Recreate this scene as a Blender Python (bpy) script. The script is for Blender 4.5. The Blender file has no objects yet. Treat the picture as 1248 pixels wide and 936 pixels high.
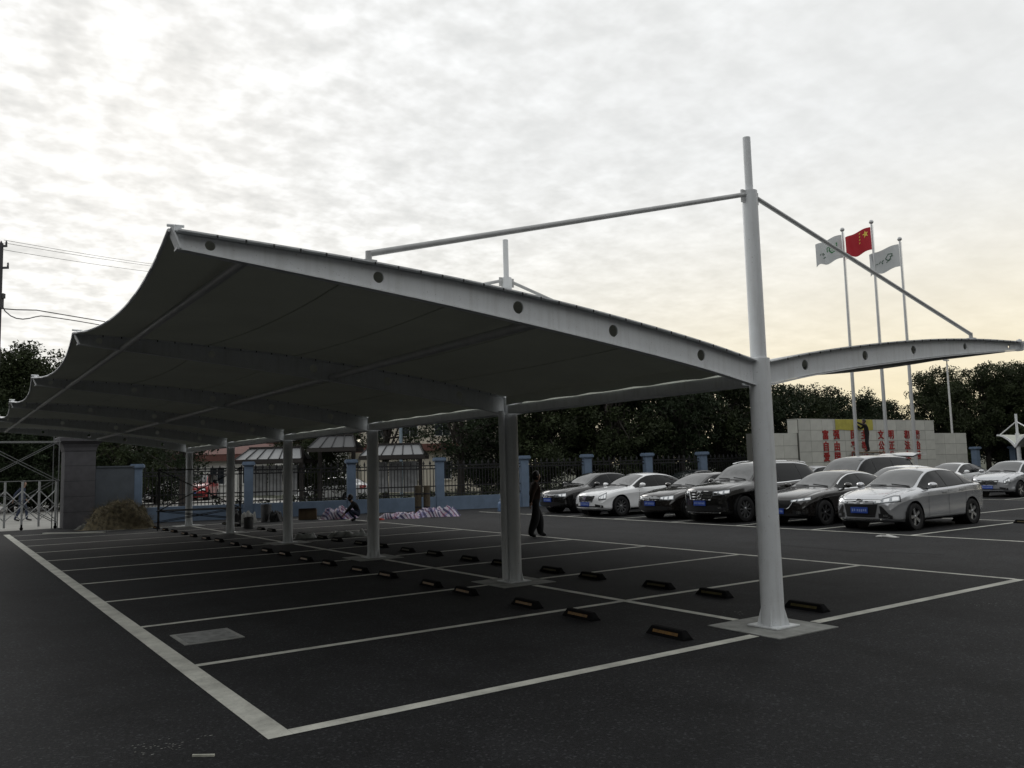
import bpy, bmesh, math, random
import numpy as np
from mathutils import Vector, Matrix
from mathutils.bvhtree import BVHTree
R = math.radians
random.seed(7)
scene = bpy.context.scene
col = scene.collection

# ------------------------------------------------------------------ camera
PW, PH, PF = 1248, 936, 1015.61
YAW, PITCH, ROLL = .6055, .099, -.0264
CAM = Vector((-7.364, -5.719, 1.7562))
FW = Vector((math.sin(YAW)*math.cos(PITCH), math.cos(YAW)*math.cos(PITCH), math.sin(PITCH)))
_r0 = Vector((math.cos(YAW), -math.sin(YAW), 0)); _u0 = _r0.cross(FW)
RT = _r0*math.cos(ROLL)+_u0*math.sin(ROLL)
UP = -_r0*math.sin(ROLL)+_u0*math.cos(ROLL)
cd = bpy.data.cameras.new('camera'); cam = bpy.data.objects.new('camera', cd); col.objects.link(cam)
cd.sensor_width = 36; cd.sensor_fit = 'HORIZONTAL'; cd.lens = PF/PW*36; cd.clip_end = 6000; cd.clip_start = .05
m = Matrix((RT, UP, -FW)).transposed().to_4x4(); m.translation = CAM
cam.matrix_world = m
scene.camera = cam
def ray(x, y): return FW+RT*((x-PW/2)/PF)+UP*((PH/2-y)/PF)
def gp(x, y, z=0.0):                     # photo pixel -> point on the ground
    d = ray(x, y); return CAM+d*((z-CAM.z)/d.z)
def dp(x, y, depth): return CAM+ray(x, y)*depth   # photo pixel at a known distance
def gd(x, depth):                        # ground point below a pixel column at a known distance
    p = dp(x, 565, depth); return Vector((p.x, p.y, 0))

# ------------------------------------------------------------------ world: overcast evening sky
SUN_EL, SUN_AZ = R(24), R(81)            # azimuth counter-clockwise from +X
world = bpy.data.worlds.new('World'); scene.world = world; world.use_nodes = True
nt = world.node_tree; nt.nodes.clear(); N = nt.nodes; LK = nt.links
def nd(t, **kw):
    n = N.new(t)
    for k, v in kw.items():
        if k.startswith('i_'): n.inputs[int(k[2:])].default_value = v
        else: setattr(n, k, v)
    return n
def mth(op, a, b=None, clamp=False):
    n = nd('ShaderNodeMath', operation=op, use_clamp=clamp)
    for i, q in enumerate((a, b)):
        if q is None: continue
        if isinstance(q, (int, float)): n.inputs[i].default_value = q
        else: LK.new(q, n.inputs[i])
    return n.outputs[0]
def ramp(val, stops):
    n = nd('ShaderNodeValToRGB'); e = n.color_ramp.elements
    while len(e) < len(stops): e.new(.5)
    for q, (p, c) in zip(e, stops): q.position = p; q.color = (*c, 1) if len(c) == 3 else c
    LK.new(val, n.inputs[0]); return n.outputs[0]
def mixc(f, a, b, mode='MIX'):
    n = nd('ShaderNodeMix', data_type='RGBA', blend_type=mode)
    for s, q in ((0, f), (6, a), (7, b)):
        if isinstance(q, (int, float)): n.inputs[s].default_value = q
        elif isinstance(q, tuple): n.inputs[s].default_value = (*q, 1)
        else: LK.new(q, n.inputs[s])
    return n.outputs[2]
sky = nd('ShaderNodeTexSky', sky_type='NISHITA', sun_disc=False)
sky.sun_elevation = SUN_EL; sky.sun_rotation = math.pi/2-SUN_AZ; sky.dust_density = 3; sky.air_density = 1.2
geo = nd('ShaderNodeNewGeometry'); sep = nd('ShaderNodeSeparateXYZ')
tc = nd('ShaderNodeTexCoord'); LK.new(tc.outputs['Generated'], sep.inputs[0])
vx, vy, vz = sep.outputs
den = mth('ADD', mth('MAXIMUM', vz, 0.0), .16)
cmb = nd('ShaderNodeCombineXYZ'); LK.new(mth('DIVIDE', vx, den), cmb.inputs[0]); LK.new(mth('DIVIDE', vy, den), cmb.inputs[1])
def noise(vec, scale, detail, rough, dist=0.0):
    n = nd('ShaderNodeTexNoise'); LK.new(vec, n.inputs['Vector'])
    n.inputs['Scale'].default_value = scale; n.inputs['Detail'].default_value = detail
    n.inputs['Roughness'].default_value = rough; n.inputs['Distortion'].default_value = dist
    return n.outputs[0]
big = noise(cmb.outputs[0], 1.1, 4, .5, .1)
small = noise(cmb.outputs[0], 10.0, 3.5, .52, .1)
str_ = nd('ShaderNodeMapping'); LK.new(cmb.outputs[0], str_.inputs[0]); str_.inputs['Rotation'].default_value = (0, 0, R(25)); str_.inputs['Scale'].default_value = (.9, 2.4, 1)
streak = noise(str_.outputs[0], 3.2, 4, .55, .2)
def dirdot(az, el):
    d = (math.cos(az)*math.cos(el), math.sin(az)*math.cos(el), math.sin(el))
    return mth('ADD', mth('ADD', mth('MULTIPLY', vx, d[0]), mth('MULTIPLY', vy, d[1])), mth('MULTIPLY', vz, d[2]))
glow = mth('POWER', mth('MAXIMUM', dirdot(R(88), R(26)), 0.0), 5.0)      # sun behind the cloud
low = mth('POWER', mth('SUBTRACT', 1.0, mth('MULTIPLY', mth('MAXIMUM', vz, 0.0), 2.6), True), 2.2)
warm = mth('MULTIPLY', mth('POWER', mth('MAXIMUM', dirdot(R(22), R(2)), 0.0), 3.0), low)   # yellow evening horizon
tiny = noise(cmb.outputs[0], 34.0, 2.0, .5, .1)
cells = mth('ADD', mth('SUBTRACT', small, .5), mth('MULTIPLY', mth('SUBTRACT', tiny, .5), .35)); cells = mth('MULTIPLY', cells, mth('MULTIPLY', big, 2.1)); cells = mth('MULTIPLY', cells, mth('ADD', mth('MULTIPLY', glow, 1.1), .15))
lay = mth('ADD', mth('MULTIPLY', mth('SUBTRACT', big, .5), .22), mth('MULTIPLY', mth('SUBTRACT', streak, .5), .22))
lum = mth('ADD', mth('ADD', mth('ADD', cells, lay), .80), mth('MULTIPLY', glow, .045))
cloud = ramp(lum, [(.3, (.58, .60, .61)), (.55, (.70, .715, .715)), (.75, (.82, .83, .825)), (1.0, (1.02, 1.035, 1.04))])
cloud = mixc(mth('MULTIPLY', warm, 1.0, True), cloud, (1.13, .95, .56), 'MULTIPLY')
cloud = mixc(mth('MULTIPLY', warm, .65, True), cloud, (1.05, .89, .58))
skyl = mixc(1.0, sky.outputs[0], (.1, .1, .1), 'MULTIPLY')
final = mixc(.98, skyl, cloud)
bg = nd('ShaderNodeBackground'); LK.new(final, bg.inputs[0]); bg.inputs[1].default_value = 1.0
wo = nd('ShaderNodeOutputWorld'); LK.new(bg.outputs[0], wo.inputs[0])

sl = bpy.data.lights.new('sun', 'SUN'); sun = bpy.data.objects.new('sun', sl); col.objects.link(sun)
sl.energy = .5; sl.angle = R(25); sl.color = (1, .97, .93)
sd = Vector((math.cos(SUN_AZ)*math.cos(SUN_EL), math.sin(SUN_AZ)*math.cos(SUN_EL), math.sin(SUN_EL)))
sun.rotation_euler = sd.to_track_quat('Z', 'Y').to_euler(); sun.location = (0, 0, 60)
vs = scene.view_settings; vs.view_transform = 'Standard'; vs.look = 'None'; vs.exposure = 0; vs.gamma = 1; vs.use_curve_mapping = False

# ------------------------------------------------------------------ materials
MATS = {}
def mat(name, base, rough=.6, metal=0.0, var=0.0, vscale=3.0, bump=0.0, bscale=40.0, coat=0.0, ior=1.45, spec=.5, trans=0.0, detail=6, base2=None):
    if name in MATS: return MATS[name]
    M = bpy.data.materials.new(name); M.use_nodes = True; t = M.node_tree; n = t.nodes; l = t.links
    b = n['Principled BSDF']; MATS[name] = M
    b.inputs['Roughness'].default_value = rough; b.inputs['Metallic'].default_value = metal
    b.inputs['IOR'].default_value = ior; b.inputs['Coat Weight'].default_value = coat; b.inputs['Coat Roughness'].default_value = .05
    b.inputs['Specular IOR Level'].default_value = spec
    b.inputs['Base Color'].default_value = (*base, 1)
    M.diffuse_color = (*base, 1)
    if trans: b.inputs['Transmission Weight'].default_value = trans
    tcn = n.new('ShaderNodeTexCoord')
    if var or base2:
        z = n.new('ShaderNodeTexNoise'); z.inputs['Scale'].default_value = vscale; z.inputs['Detail'].default_value = detail; z.inputs['Roughness'].default_value = .6
        l.new(tcn.outputs['Object'], z.inputs['Vector'])
        r = n.new('ShaderNodeValToRGB'); e = r.color_ramp.elements
        lo = base2 or tuple(max(0, c*(1-var)) for c in base); hi = base if base2 else tuple(c*(1+var) for c in base)
        e[0].position = .32; e[0].color = (*lo, 1); e[1].position = .68; e[1].color = (*hi, 1)
        l.new(z.outputs[0], r.inputs[0]); l.new(r.outputs[0], b.inputs['Base Color'])
    if bump:
        z2 = n.new('ShaderNodeTexNoise'); z2.inputs['Scale'].default_value = bscale; z2.inputs['Detail'].default_value = 4
        l.new(tcn.outputs['Object'], z2.inputs['Vector'])
        bp = n.new('ShaderNodeBump'); bp.inputs['Strength'].default_value = bump; bp.inputs['Distance'].default_value = .02
        l.new(z2.outputs[0], bp.inputs['Height']); l.new(bp.outputs[0], b.inputs['Normal'])
    return M

def asphalt_mat():
    M = bpy.data.materials.new('asphalt'); M.use_nodes = True; t = M.node_tree; n = t.nodes; l = t.links
    b = n['Principled BSDF']; b.inputs['Roughness'].default_value = .85; b.inputs['Specular IOR Level'].default_value = .24
    tcn = n.new('ShaderNodeTexCoord')
    def ns(sc, d, ro=.6):
        z = n.new('ShaderNodeTexNoise'); z.inputs['Scale'].default_value = sc; z.inputs['Detail'].default_value = d; z.inputs['Roughness'].default_value = ro
        l.new(tcn.outputs['Object'], z.inputs['Vector']); return z.outputs[0]
    def rp(v, a, c0, d, c1):
        r = n.new('ShaderNodeValToRGB'); e = r.color_ramp.elements; e[0].position = a; e[0].color = (*c0, 1); e[1].position = d; e[1].color = (*c1, 1); l.new(v, r.inputs[0]); return r.outputs[0]
    def mul(a, c):
        x = n.new('ShaderNodeMix'); x.data_type = 'RGBA'; x.blend_type = 'MULTIPLY'; x.inputs[0].default_value = 1; l.new(a, x.inputs[6]); l.new(c, x.inputs[7]); return x.outputs[2]
    patch = mul(rp(ns(.22, 5, .65), .3, (.68, .68, .68), .72, (1.35, 1.34, 1.32)), rp(ns(.9, 7, .7), .36, (.72, .72, .72), .5, (1.05, 1.05, 1.05)))
    mpn = n.new('ShaderNodeMapping'); mpn.inputs['Scale'].default_value = (1.1, .07, 1); l.new(tcn.outputs['Object'], mpn.inputs[0])
    ln_ = n.new('ShaderNodeTexNoise'); ln_.inputs['Scale'].default_value = 1.0; ln_.inputs['Detail'].default_value = 4; l.new(mpn.outputs[0], ln_.inputs['Vector'])
    patch = mul(patch, rp(ln_.outputs[0], .35, (.84, .84, .84), .66, (1.2, 1.2, 1.19)))          # worn lanes along the aisle
    patch = mul(patch, rp(ns(1.7, 3, .5), .66, (1, 1, 1), .74, (.5, .5, .5)))                      # oil drips
    mid = rp(ns(2.3, 6), .3, (.82, .82, .82), .7, (1.15, 1.15, 1.15))
    grain = rp(ns(42, 5, .85), .34, (.0026, .0028, .0033), .68, (.0215, .0222, .0245))
    vo = n.new('ShaderNodeTexVoronoi'); vo.inputs['Scale'].default_value = 60; l.new(tcn.outputs['Object'], vo.inputs['Vector'])
    sepc = n.new('ShaderNodeSeparateColor'); l.new(vo.outputs['Color'], sepc.inputs[0])
    stone = rp(sepc.outputs[0], .84, (1, 1, 1), .99, (3.0, 3.0, 2.95))
    l.new(mul(mul(mul(grain, mid), patch), stone), b.inputs['Base Color'])
    bp = n.new('ShaderNodeBump'); bp.inputs['Strength'].default_value = .8; bp.inputs['Distance'].default_value = .006
    l.new(ns(110, 3), bp.inputs['Height']); l.new(bp.outputs[0], b.inputs['Normal'])
    return M
ASPH = asphalt_mat()
def paint_mat():
    M = bpy.data.materials.new('road_paint'); M.use_nodes = True; t = M.node_tree; n = t.nodes; l = t.links
    b = n['Principled BSDF']; b.inputs['Roughness'].default_value = .75
    tcn = n.new('ShaderNodeTexCoord')
    def ns(sc, d):
        z = n.new('ShaderNodeTexNoise'); z.inputs['Scale'].default_value = sc; z.inputs['Detail'].default_value = d; z.inputs['Roughness'].default_value = .68
        l.new(tcn.outputs['Object'], z.inputs['Vector']); return z.outputs[0]
    r = n.new('ShaderNodeValToRGB'); e = r.color_ramp.elements
    e[0].position = .30; e[0].color = (.30, .30, .27, 1); e[1].position = .60; e[1].color = (.58, .58, .52, 1)
    l.new(ns(2.2, 8), r.inputs[0])
    g = n.new('ShaderNodeValToRGB'); e = g.color_ramp.elements; e[0].position = .22; e[0].color = (.25, .25, .25, 1); e[1].position = .42; e[1].color = (1, 1, 1, 1)
    l.new(ns(38, 6), g.inputs[0])
    x = n.new('ShaderNodeMix'); x.data_type = 'RGBA'; x.blend_type = 'MULTIPLY'; x.inputs[0].default_value = 1
    l.new(r.outputs[0], x.inputs[6]); l.new(g.outputs[0], x.inputs[7]); l.new(x.outputs[2], b.inputs['Base Color'])
    bp = n.new('ShaderNodeBump'); bp.inputs['Strength'].default_value = .4; bp.inputs['Distance'].default_value = .004; l.new(ns(100, 3), bp.inputs['Height']); l.new(bp.outputs[0], b.inputs['Normal'])
    return M
PAINT = paint_mat()
def steel_paint():
    M = bpy.data.materials.new('white_steel_paint'); M.use_nodes = True; t = M.node_tree; n = t.nodes; l = t.links; b = n['Principled BSDF']
    tcn = n.new('ShaderNodeTexCoord')
    def ns(sc, d, ro, scale):
        mp = n.new('ShaderNodeMapping'); mp.inputs['Scale'].default_value = scale; l.new(tcn.outputs['Object'], mp.inputs[0])
        z = n.new('ShaderNodeTexNoise'); z.inputs['Scale'].default_value = sc; z.inputs['Detail'].default_value = d; z.inputs['Roughness'].default_value = ro; l.new(mp.outputs[0], z.inputs['Vector']); return z.outputs[0]
    def rp(v, a, c0, d, c1):
        r = n.new('ShaderNodeValToRGB'); e = r.color_ramp.elements; e[0].position = a; e[0].color = (*c0, 1); e[1].position = d; e[1].color = (*c1, 1); l.new(v, r.inputs[0]); return r.outputs[0]
    def mul(a, c):
        x = n.new('ShaderNodeMix'); x.data_type = 'RGBA'; x.blend_type = 'MULTIPLY'; x.inputs[0].default_value = 1; l.new(a, x.inputs[6]); l.new(c, x.inputs[7]); return x.outputs[2]
    streak_ = rp(ns(3.0, 5, .6, (6, 6, .45)),   .32, (.89, .885, .875), .52, (1, 1, 1))     # rain streaks
    blot = rp(ns(4.0, 6, .65, (1, 1, 1)), .30, (.92, .92, .915), .55, (1, 1, 1))
    speck = rp(ns(55, 3, .6, (1, 1, 1)), .27, (.6, .58, .55), .34, (1, 1, 1))
    rgb = n.new('ShaderNodeRGB'); rgb.outputs[0].default_value = (.70, .72, .735, 1)
    l.new(mul(mul(mul(rgb.outputs[0], streak_), blot), speck), b.inputs['Base Color'])
    b.inputs['Roughness'].default_value = .45
    bp = n.new('ShaderNodeBump'); bp.inputs['Strength'].default_value = .12; bp.inputs['Distance'].default_value = .01; l.new(ns(14, 3, .5, (1, 1, 1)), bp.inputs['Height']); l.new(bp.outputs[0], b.inputs['Normal'])
    return M
WHITE = steel_paint()
TUBE = mat('grey_steel_tube', (.44, .445, .445), .4, var=.1, vscale=6)
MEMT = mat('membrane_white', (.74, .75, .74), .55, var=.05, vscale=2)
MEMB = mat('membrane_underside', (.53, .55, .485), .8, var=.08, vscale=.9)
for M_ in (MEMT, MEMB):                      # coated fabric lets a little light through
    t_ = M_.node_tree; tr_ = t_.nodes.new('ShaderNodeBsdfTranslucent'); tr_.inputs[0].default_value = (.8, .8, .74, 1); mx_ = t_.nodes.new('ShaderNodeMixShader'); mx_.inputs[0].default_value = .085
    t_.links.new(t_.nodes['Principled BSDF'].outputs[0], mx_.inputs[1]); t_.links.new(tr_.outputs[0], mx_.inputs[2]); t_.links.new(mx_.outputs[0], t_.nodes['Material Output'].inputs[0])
CONC = mat('concrete', (.27, .275, .26), .85, var=.25, vscale=5, bump=.3, bscale=60)
RUB = mat('black_rubber', (.006, .006, .0065), .9, spec=.12, bump=.2, bscale=50)
YEL = mat('yellow_reflector', (.14, .068, .007), .5, var=.5, vscale=30)
DARKST = mat('dark_steel', (.02, .02, .022), .55)
IRON = mat('black_iron', (.012, .012, .014), .5, var=.3, vscale=8)
BLUEP = mat('blue_painted_render', (.13, .178, .25), .8, var=.12, vscale=3, bump=.2, bscale=30)
BLUED = mat('dull_blue_render', (.068, .078, .09), .85, var=.18, vscale=2, bump=.2, bscale=30)
PILG = mat('grey_stone_cladding', (.08, .078, .085), .8, var=.15, vscale=4, bump=.15, bscale=40)
CHROME = mat('chrome', (.75, .76, .77), .12, metal=1)
LAMPC = mat('headlamp_glass', (.34, .36, .38), .15, metal=.5, coat=1)
GLASS = mat('car_glass', (.010, .013, .014), .012, ior=2.1, spec=.5)
TINT = mat('car_side_glass', (.004, .005, .006), .03, ior=1.3, spec=.4)
BLK = mat('black_plastic', (.008, .008, .009), .55)
TYRE = mat('tyre_rubber', (.010, .010, .011), .75, bump=.2, bscale=60)
RIM = mat('alloy_rim', (.42, .43, .44), .3, metal=.85)
RIMD = mat('dark_alloy_rim', (.10, .10, .105), .35, metal=.8)
PLATE = mat('plate_blue', (.03, .075, .36), .4)
PLATEW = mat('plate_marks', (.25, .32, .55), .5)
REDL = mat('tail_lamp_red', (.32, .02, .015), .2, coat=1)
CARC = {
 'silver': mat('paint_silver', (.56, .57, .59), .21, metal=.65, coat=.7),
 'white': mat('paint_white', (.86, .87, .88), .25, coat=.9),
 'black': mat('paint_black', (.0065, .0062, .006), .2, coat=1),
 'blackb': mat('paint_black_brown', (.011, .009, .008), .2, coat=1),
 'grey': mat('paint_grey', (.05, .052, .055), .25, metal=.4, coat=1),
 'mpv': mat('paint_mpv_silver', (.36, .37, .385), .3, metal=.5, coat=.8),
 'red': mat('paint_red', (.33, .01, .012), .3, coat=1)}

# ------------------------------------------------------------------ mesh helpers
class MB:
    def __init__(s): s.v = []; s.f = []; s.m = []
    def _a(s, vs, fs, mi=0):
        o = len(s.v); s.v += [tuple(q) for q in vs]; s.f += [tuple(i+o for i in f) for f in fs]; s.m += [mi]*len(fs); return s
    def box(s, x0, x1, y0, y1, z0, z1, mi=0, rot=0.0, piv=None):
        vs = [(x, y, z) for z in (z0, z1) for x, y in ((x0, y0), (x1, y0), (x1, y1), (x0, y1))]
        if rot:
            px, py = piv or ((x0+x1)/2, (y0+y1)/2); c, n = math.cos(rot), math.sin(rot)
            vs = [(px+(x-px)*c-(y-py)*n, py+(x-px)*n+(y-py)*c, z) for x, y, z in vs]
        return s._a(vs, [(3, 2, 1, 0), (4, 5, 6, 7), (0, 1, 5, 4), (1, 2, 6, 5), (2, 3, 7, 6), (3, 0, 4, 7)], mi)
    def tube(s, p0, p1, r0, r1=None, n=10, caps=True, mi=0):
        r1 = r0 if r1 is None else r1; p0 = Vector(p0); p1 = Vector(p1); d = (p1-p0)
        if d.length < 1e-6: return s
        d.normalize(); a = d.orthogonal().normalized(); b = d.cross(a)
        vs = []
        for p, r in ((p0, r0), (p1, r1)):
            for i in range(n):
                t = 2*math.pi*i/n; vs.append(p+a*math.cos(t)*r+b*math.sin(t)*r)
        fs = [(i, (i+1) % n, n+(i+1) % n, n+i) for i in range(n)]
        if caps: fs += [tuple(range(n-1, -1, -1)), tuple(range(n, 2*n))]
        return s._a(vs, fs, mi)
    def path(s, pts, r, n=6, mi=0):
        for a, b in zip(pts[:-1], pts[1:]): s.tube(a, b, r, r, n, True, mi)
        return s
    def lathe(s, prof, n=20, c=(0, 0, 0), axis='z', mi=0):
        vs = []
        for r, h in prof:
            for i in range(n):
                t = 2*math.pi*i/n; a, b = r*math.cos(t), r*math.sin(t)
                vs.append({'z': (c[0]+a, c[1]+b, c[2]+h), 'y': (c[0]+b, c[1]+h, c[2]+a), 'x': (c[0]+h, c[1]+a, c[2]+b)}[axis])
        fs = [(k*n+i, k*n+(i+1) % n, (k+1)*n+(i+1) % n, (k+1)*n+i) for k in range(len(prof)-1) for i in range(n)]
        return s._a(vs, fs, mi)
    def prism(s, poly, y0, y1, mi=0):         # polygon in (x,z) extruded along y
        n = len(poly); vs = [(x, y0, z) for x, z in poly]+[(x, y1, z) for x, z in poly]
        fs = [tuple(range(n-1, -1, -1)), tuple(range(n, 2*n))]+[(i, (i+1) % n, n+(i+1) % n, n+i) for i in range(n)]
        return s._a(vs, fs, mi)
    def flat(s, poly, z, mi=0): return s._a([(x, y, z) for x, y in poly], [tuple(range(len(poly)))], mi)
    def grid(s, rows, mi=0, close=False):
        o = len(s.v); n = len(rows[0])
        for r in rows: s.v += [tuple(q) for q in r]
        for i in range(len(rows)-1):
            for j in range(n-1 if not close else n):
                s.f.append((o+i*n+j, o+i*n+(j+1) % n, o+(i+1)*n+(j+1) % n, o+(i+1)*n+j)); s.m.append(mi)
        return s
    def mesh(s, name, mats, smooth=None):
        me = bpy.data.meshes.new(name); me.from_pydata(s.v, [], s.f)
        for q in (mats if isinstance(mats, (list, tuple)) else [mats]): me.materials.append(q)
        if any(s.m): me.polygons.foreach_set('material_index', s.m)
        bm = bmesh.new(); bm.from_mesh(me); bmesh.ops.recalc_face_normals(bm, faces=bm.faces); bm.to_mesh(me); bm.free()
        if smooth is not None:
            me.polygons.foreach_set('use_smooth', [True]*len(me.polygons))
            if smooth < 180: me.set_sharp_from_angle(angle=R(smooth))
        return me
    def build(s, name, mats, parent=None, smooth=None, loc=None):
        return link(name, s.mesh(name, mats, smooth), parent, loc)
def link(name, me, parent=None, loc=None, rz=0.0):
    o = bpy.data.objects.new(name, me); col.objects.link(o)
    if parent is not None: o.parent = parent
    if loc is not None: o.location = loc
    if rz: o.rotation_euler.z = rz
    return o
def tag(o, label, cat, group=None):
    o['label'] = label; o['category'] = cat
    if group: o['group'] = group
    return o
def thing(name, label, cat, loc=(0, 0, 0), rz=0.0, group=None):
    o = bpy.data.objects.new(name, None); col.objects.link(o); o.location = loc; o.rotation_euler = (0, 0, rz); o.empty_display_size = .2
    return tag(o, label, cat, group)
def struct(o): o['kind'] = 'structure'; return o
def stuff(o): o['kind'] = 'stuff'; return o
def dup(o, parent=None):
    c = o.copy(); col.objects.link(c); c.parent = parent
    for ch in list(o.children): dup(ch, c)
    return c
def bake(o, smooth=None):
    dg = bpy.context.evaluated_depsgraph_get()
    me = bpy.data.meshes.new_from_object(o.evaluated_get(dg)); o.modifiers.clear(); o.data = me
    if smooth is not None:
        me.polygons.foreach_set('use_smooth', [True]*len(me.polygons))
        if smooth < 180: me.set_sharp_from_angle(angle=R(smooth))
    return o
def pchip(xs, ys):
    xs = np.array(xs, float); ys = np.array(ys, float); h = np.diff(xs); dl = np.diff(ys)/h; d = np.zeros(len(xs))
    for i in range(1, len(xs)-1):
        if dl[i-1]*dl[i] > 0: w1 = 2*h[i]+h[i-1]; w2 = h[i]+2*h[i-1]; d[i] = (w1+w2)/(w1/dl[i-1]+w2/dl[i])
    d[0] = dl[0]; d[-1] = dl[-1]
    def f(x):
        x = min(max(x, xs[0]), xs[-1]); i = min(max(int(np.searchsorted(xs, x))-1, 0), len(h)-1); t = (x-xs[i])/h[i]
        return float(ys[i]*(1+2*t)*(1-t)**2+d[i]*h[i]*t*(1-t)**2+ys[i+1]*t*t*(3-2*t)+d[i+1]*h[i]*t*t*(t-1))
    return f

# ------------------------------------------------------------------ ground, lot, road
FA, FB = Vector((-.97, 28.93)), Vector((22.77, 22.03)); FC = Vector((50, 19.8))
earth = mat('earth', (.05, .055, .035), .95, var=.4, vscale=.6)
struct(MB().flat([(-1500, -1500), (1500, -1500), (1500, 1500), (-1500, 1500)], -.02).build('ground', earth))
lot = struct(MB().flat([(-80, -60), (90, -60), (90, 16.3), (FC.x, FC.y-.05), (FB.x, FB.y-.05), (FA.x, FA.y-.05), (-4.5, 28.35), (-80, 28.35)], 0).build('parking_lot', ASPH))
roadm = mat('pale_concrete_road', (.30, .295, .275), .9, var=.15, vscale=.8)
struct(MB().flat([(-90, 28.36), (-4.4, 28.36), (-.9, 29.3), (12, 25.9), (12, 60), (-90, 60)], -.008).build('road', roadm))

# painted bay lines, each its own strip
def strip(x0, y0, x1, y1, w, z=.004, name='painted_line'):
    a = Vector((x0, y0)); b = Vector((x1, y1)); d = (b-a).normalized(); n = Vector((-d.y, d.x))*w/2
    k = max(2, int((b-a).length/.5)); rows = []
    for i in range(k+1):
        p = a.lerp(b, i/k); j = (random.random()-.5)*.006
        rows.append([(p.x+n.x*(1+j), p.y+n.y*(1+j), z), (p.x-n.x, p.y-n.y, z)])
    return MB().grid(rows).build(name, PAINT, lot)
LX, RX = -5.40, 5.17
strip(LX, -.0625, LX, 26.0, .175)
strip(LX+.0885, 0, -.52, 0, .125); strip(.5, .03, RX+.02, .05, .125)
strip(RX, .12, RX-.03, 25.2, .10)
for k in range(1, 11):
    strip(LX+.0885, 2.5*k, -.06 if k % 2 else -.5, 2.5*k, .10)
    strip(.06 if k % 2 else .5, 2.5*k, RX-.055, 2.5*k, .10)
for k in range(5): strip(0, 5*k+(.68 if k == 0 else .52), 0, 5*k+4.48, .11)
for y0, y1 in ((-6, 22.8),): strip(10.56, y0, 10.62, y1, .10)
for y in (-.3, 2.25, 4.76, 7.35, 9.75, 12.2, 14.75, 17.2, 19.6): strip(10.62, y, 15.4, y, .10)
strip(15.9, -4, 16.0, 18, .10)
for y in (7.2, 4.6, 2.1): strip(16.06, y, 26.3, y, .10)
strip(26.4, -2, 26.5, 17, .10)
for y in (10.2, 12.9, 15.5, 7.7): strip(26.6, y, 31, y, .10)
# concrete column pads flush with the tarmac
for k in range(6):
    y = 5*k+(.175 if k == 0 else 0)
    MB().box(-.48, .46, y-.46, y+.48, -.05, .008, rot=R(-1)).build('concrete_pad', CONC, lot)
# rectangular inspection cover
mh = MB().box(-5.17, -4.55, 3.53, 4.21, -.03, .008).build('inspection_cover_frame', CONC, lot)
MB().box(-5.12, -4.60, 3.58, 4.16, -.02, .012).build('inspection_cover', mat('cover_concrete', (.20, .205, .20), .85, var=.3, vscale=9, bump=.4, bscale=60), lot)
# white paint spatter and joint crack in the tarmac
sp = MB(); rs = random.Random(3)
for cx, cy, n, sx, sy in ((213, 909, 26, 34, 8), (168, 914, 16, 22, 9), (250, 896, 5, 10, 4), (1200, 737, 26, 30, 4), (1185, 682, 10, 14, 1.5), (608, 0, 0, 0, 0), (897, 747, 12, 12, 3)):
    for i in range(n):
        p = gp(cx+rs.gauss(0, sx*.5), cy+rs.gauss(0, sy*.5)); r = rs.uniform(.003, .013); a = rs.uniform(0, 3)
        sp.flat([(p.x+r*rs.uniform(.5, 1.3)*math.cos(a+t*1.2566), p.y+r*rs.uniform(.3, .8)*math.sin(a+t*1.2566)) for t in range(5)], .0035)
stuff(sp.build('paint_spatter', mat('spatter_white', (.20, .20, .19), .7), lot))
cr = MB()
for pts in ([(945, 664), (1040, 672), (1150, 676)], [(560, 634), (585, 630), (620, 629)]):
    w = [gp(*q) for q in pts]
    for a, b in zip(w[:-1], w[1:]):
        for i in range(12):
            p = a.lerp(b, i/12); q = a.lerp(b, (i+1)/12); j = rs.uniform(-.02, .02); d = (q-p).normalized(); n = Vector((-d.y, d.x, 0))*.008
            cr._a([(p.x+n.x, p.y+n.y, .002), (p.x-n.x, p.y-n.y, .002), (q.x-n.x, q.y-n.y, .002), (q.x+n.x, q.y+n.y, .002)], [(0, 1, 2, 3)])
stuff(cr.build('tarmac_joint', mat('joint_black', (.004, .004, .004), 1, spec=0), lot))
# small litter lying on the tarmac
a, b = gp(232, 922), gp(264, 921.5)
tag(MB().box(-.07, .07, -.008, .008, 0, .012).build('wood_stick', mat('pale_wood', (.42, .42, .36), .7, var=.3, vscale=20), None, loc=(a+b)/2), 'thin pale stick lying on the open tarmac by white spatter', 'stick').rotation_euler.z = math.atan2((b-a).y, (b-a).x)

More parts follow.
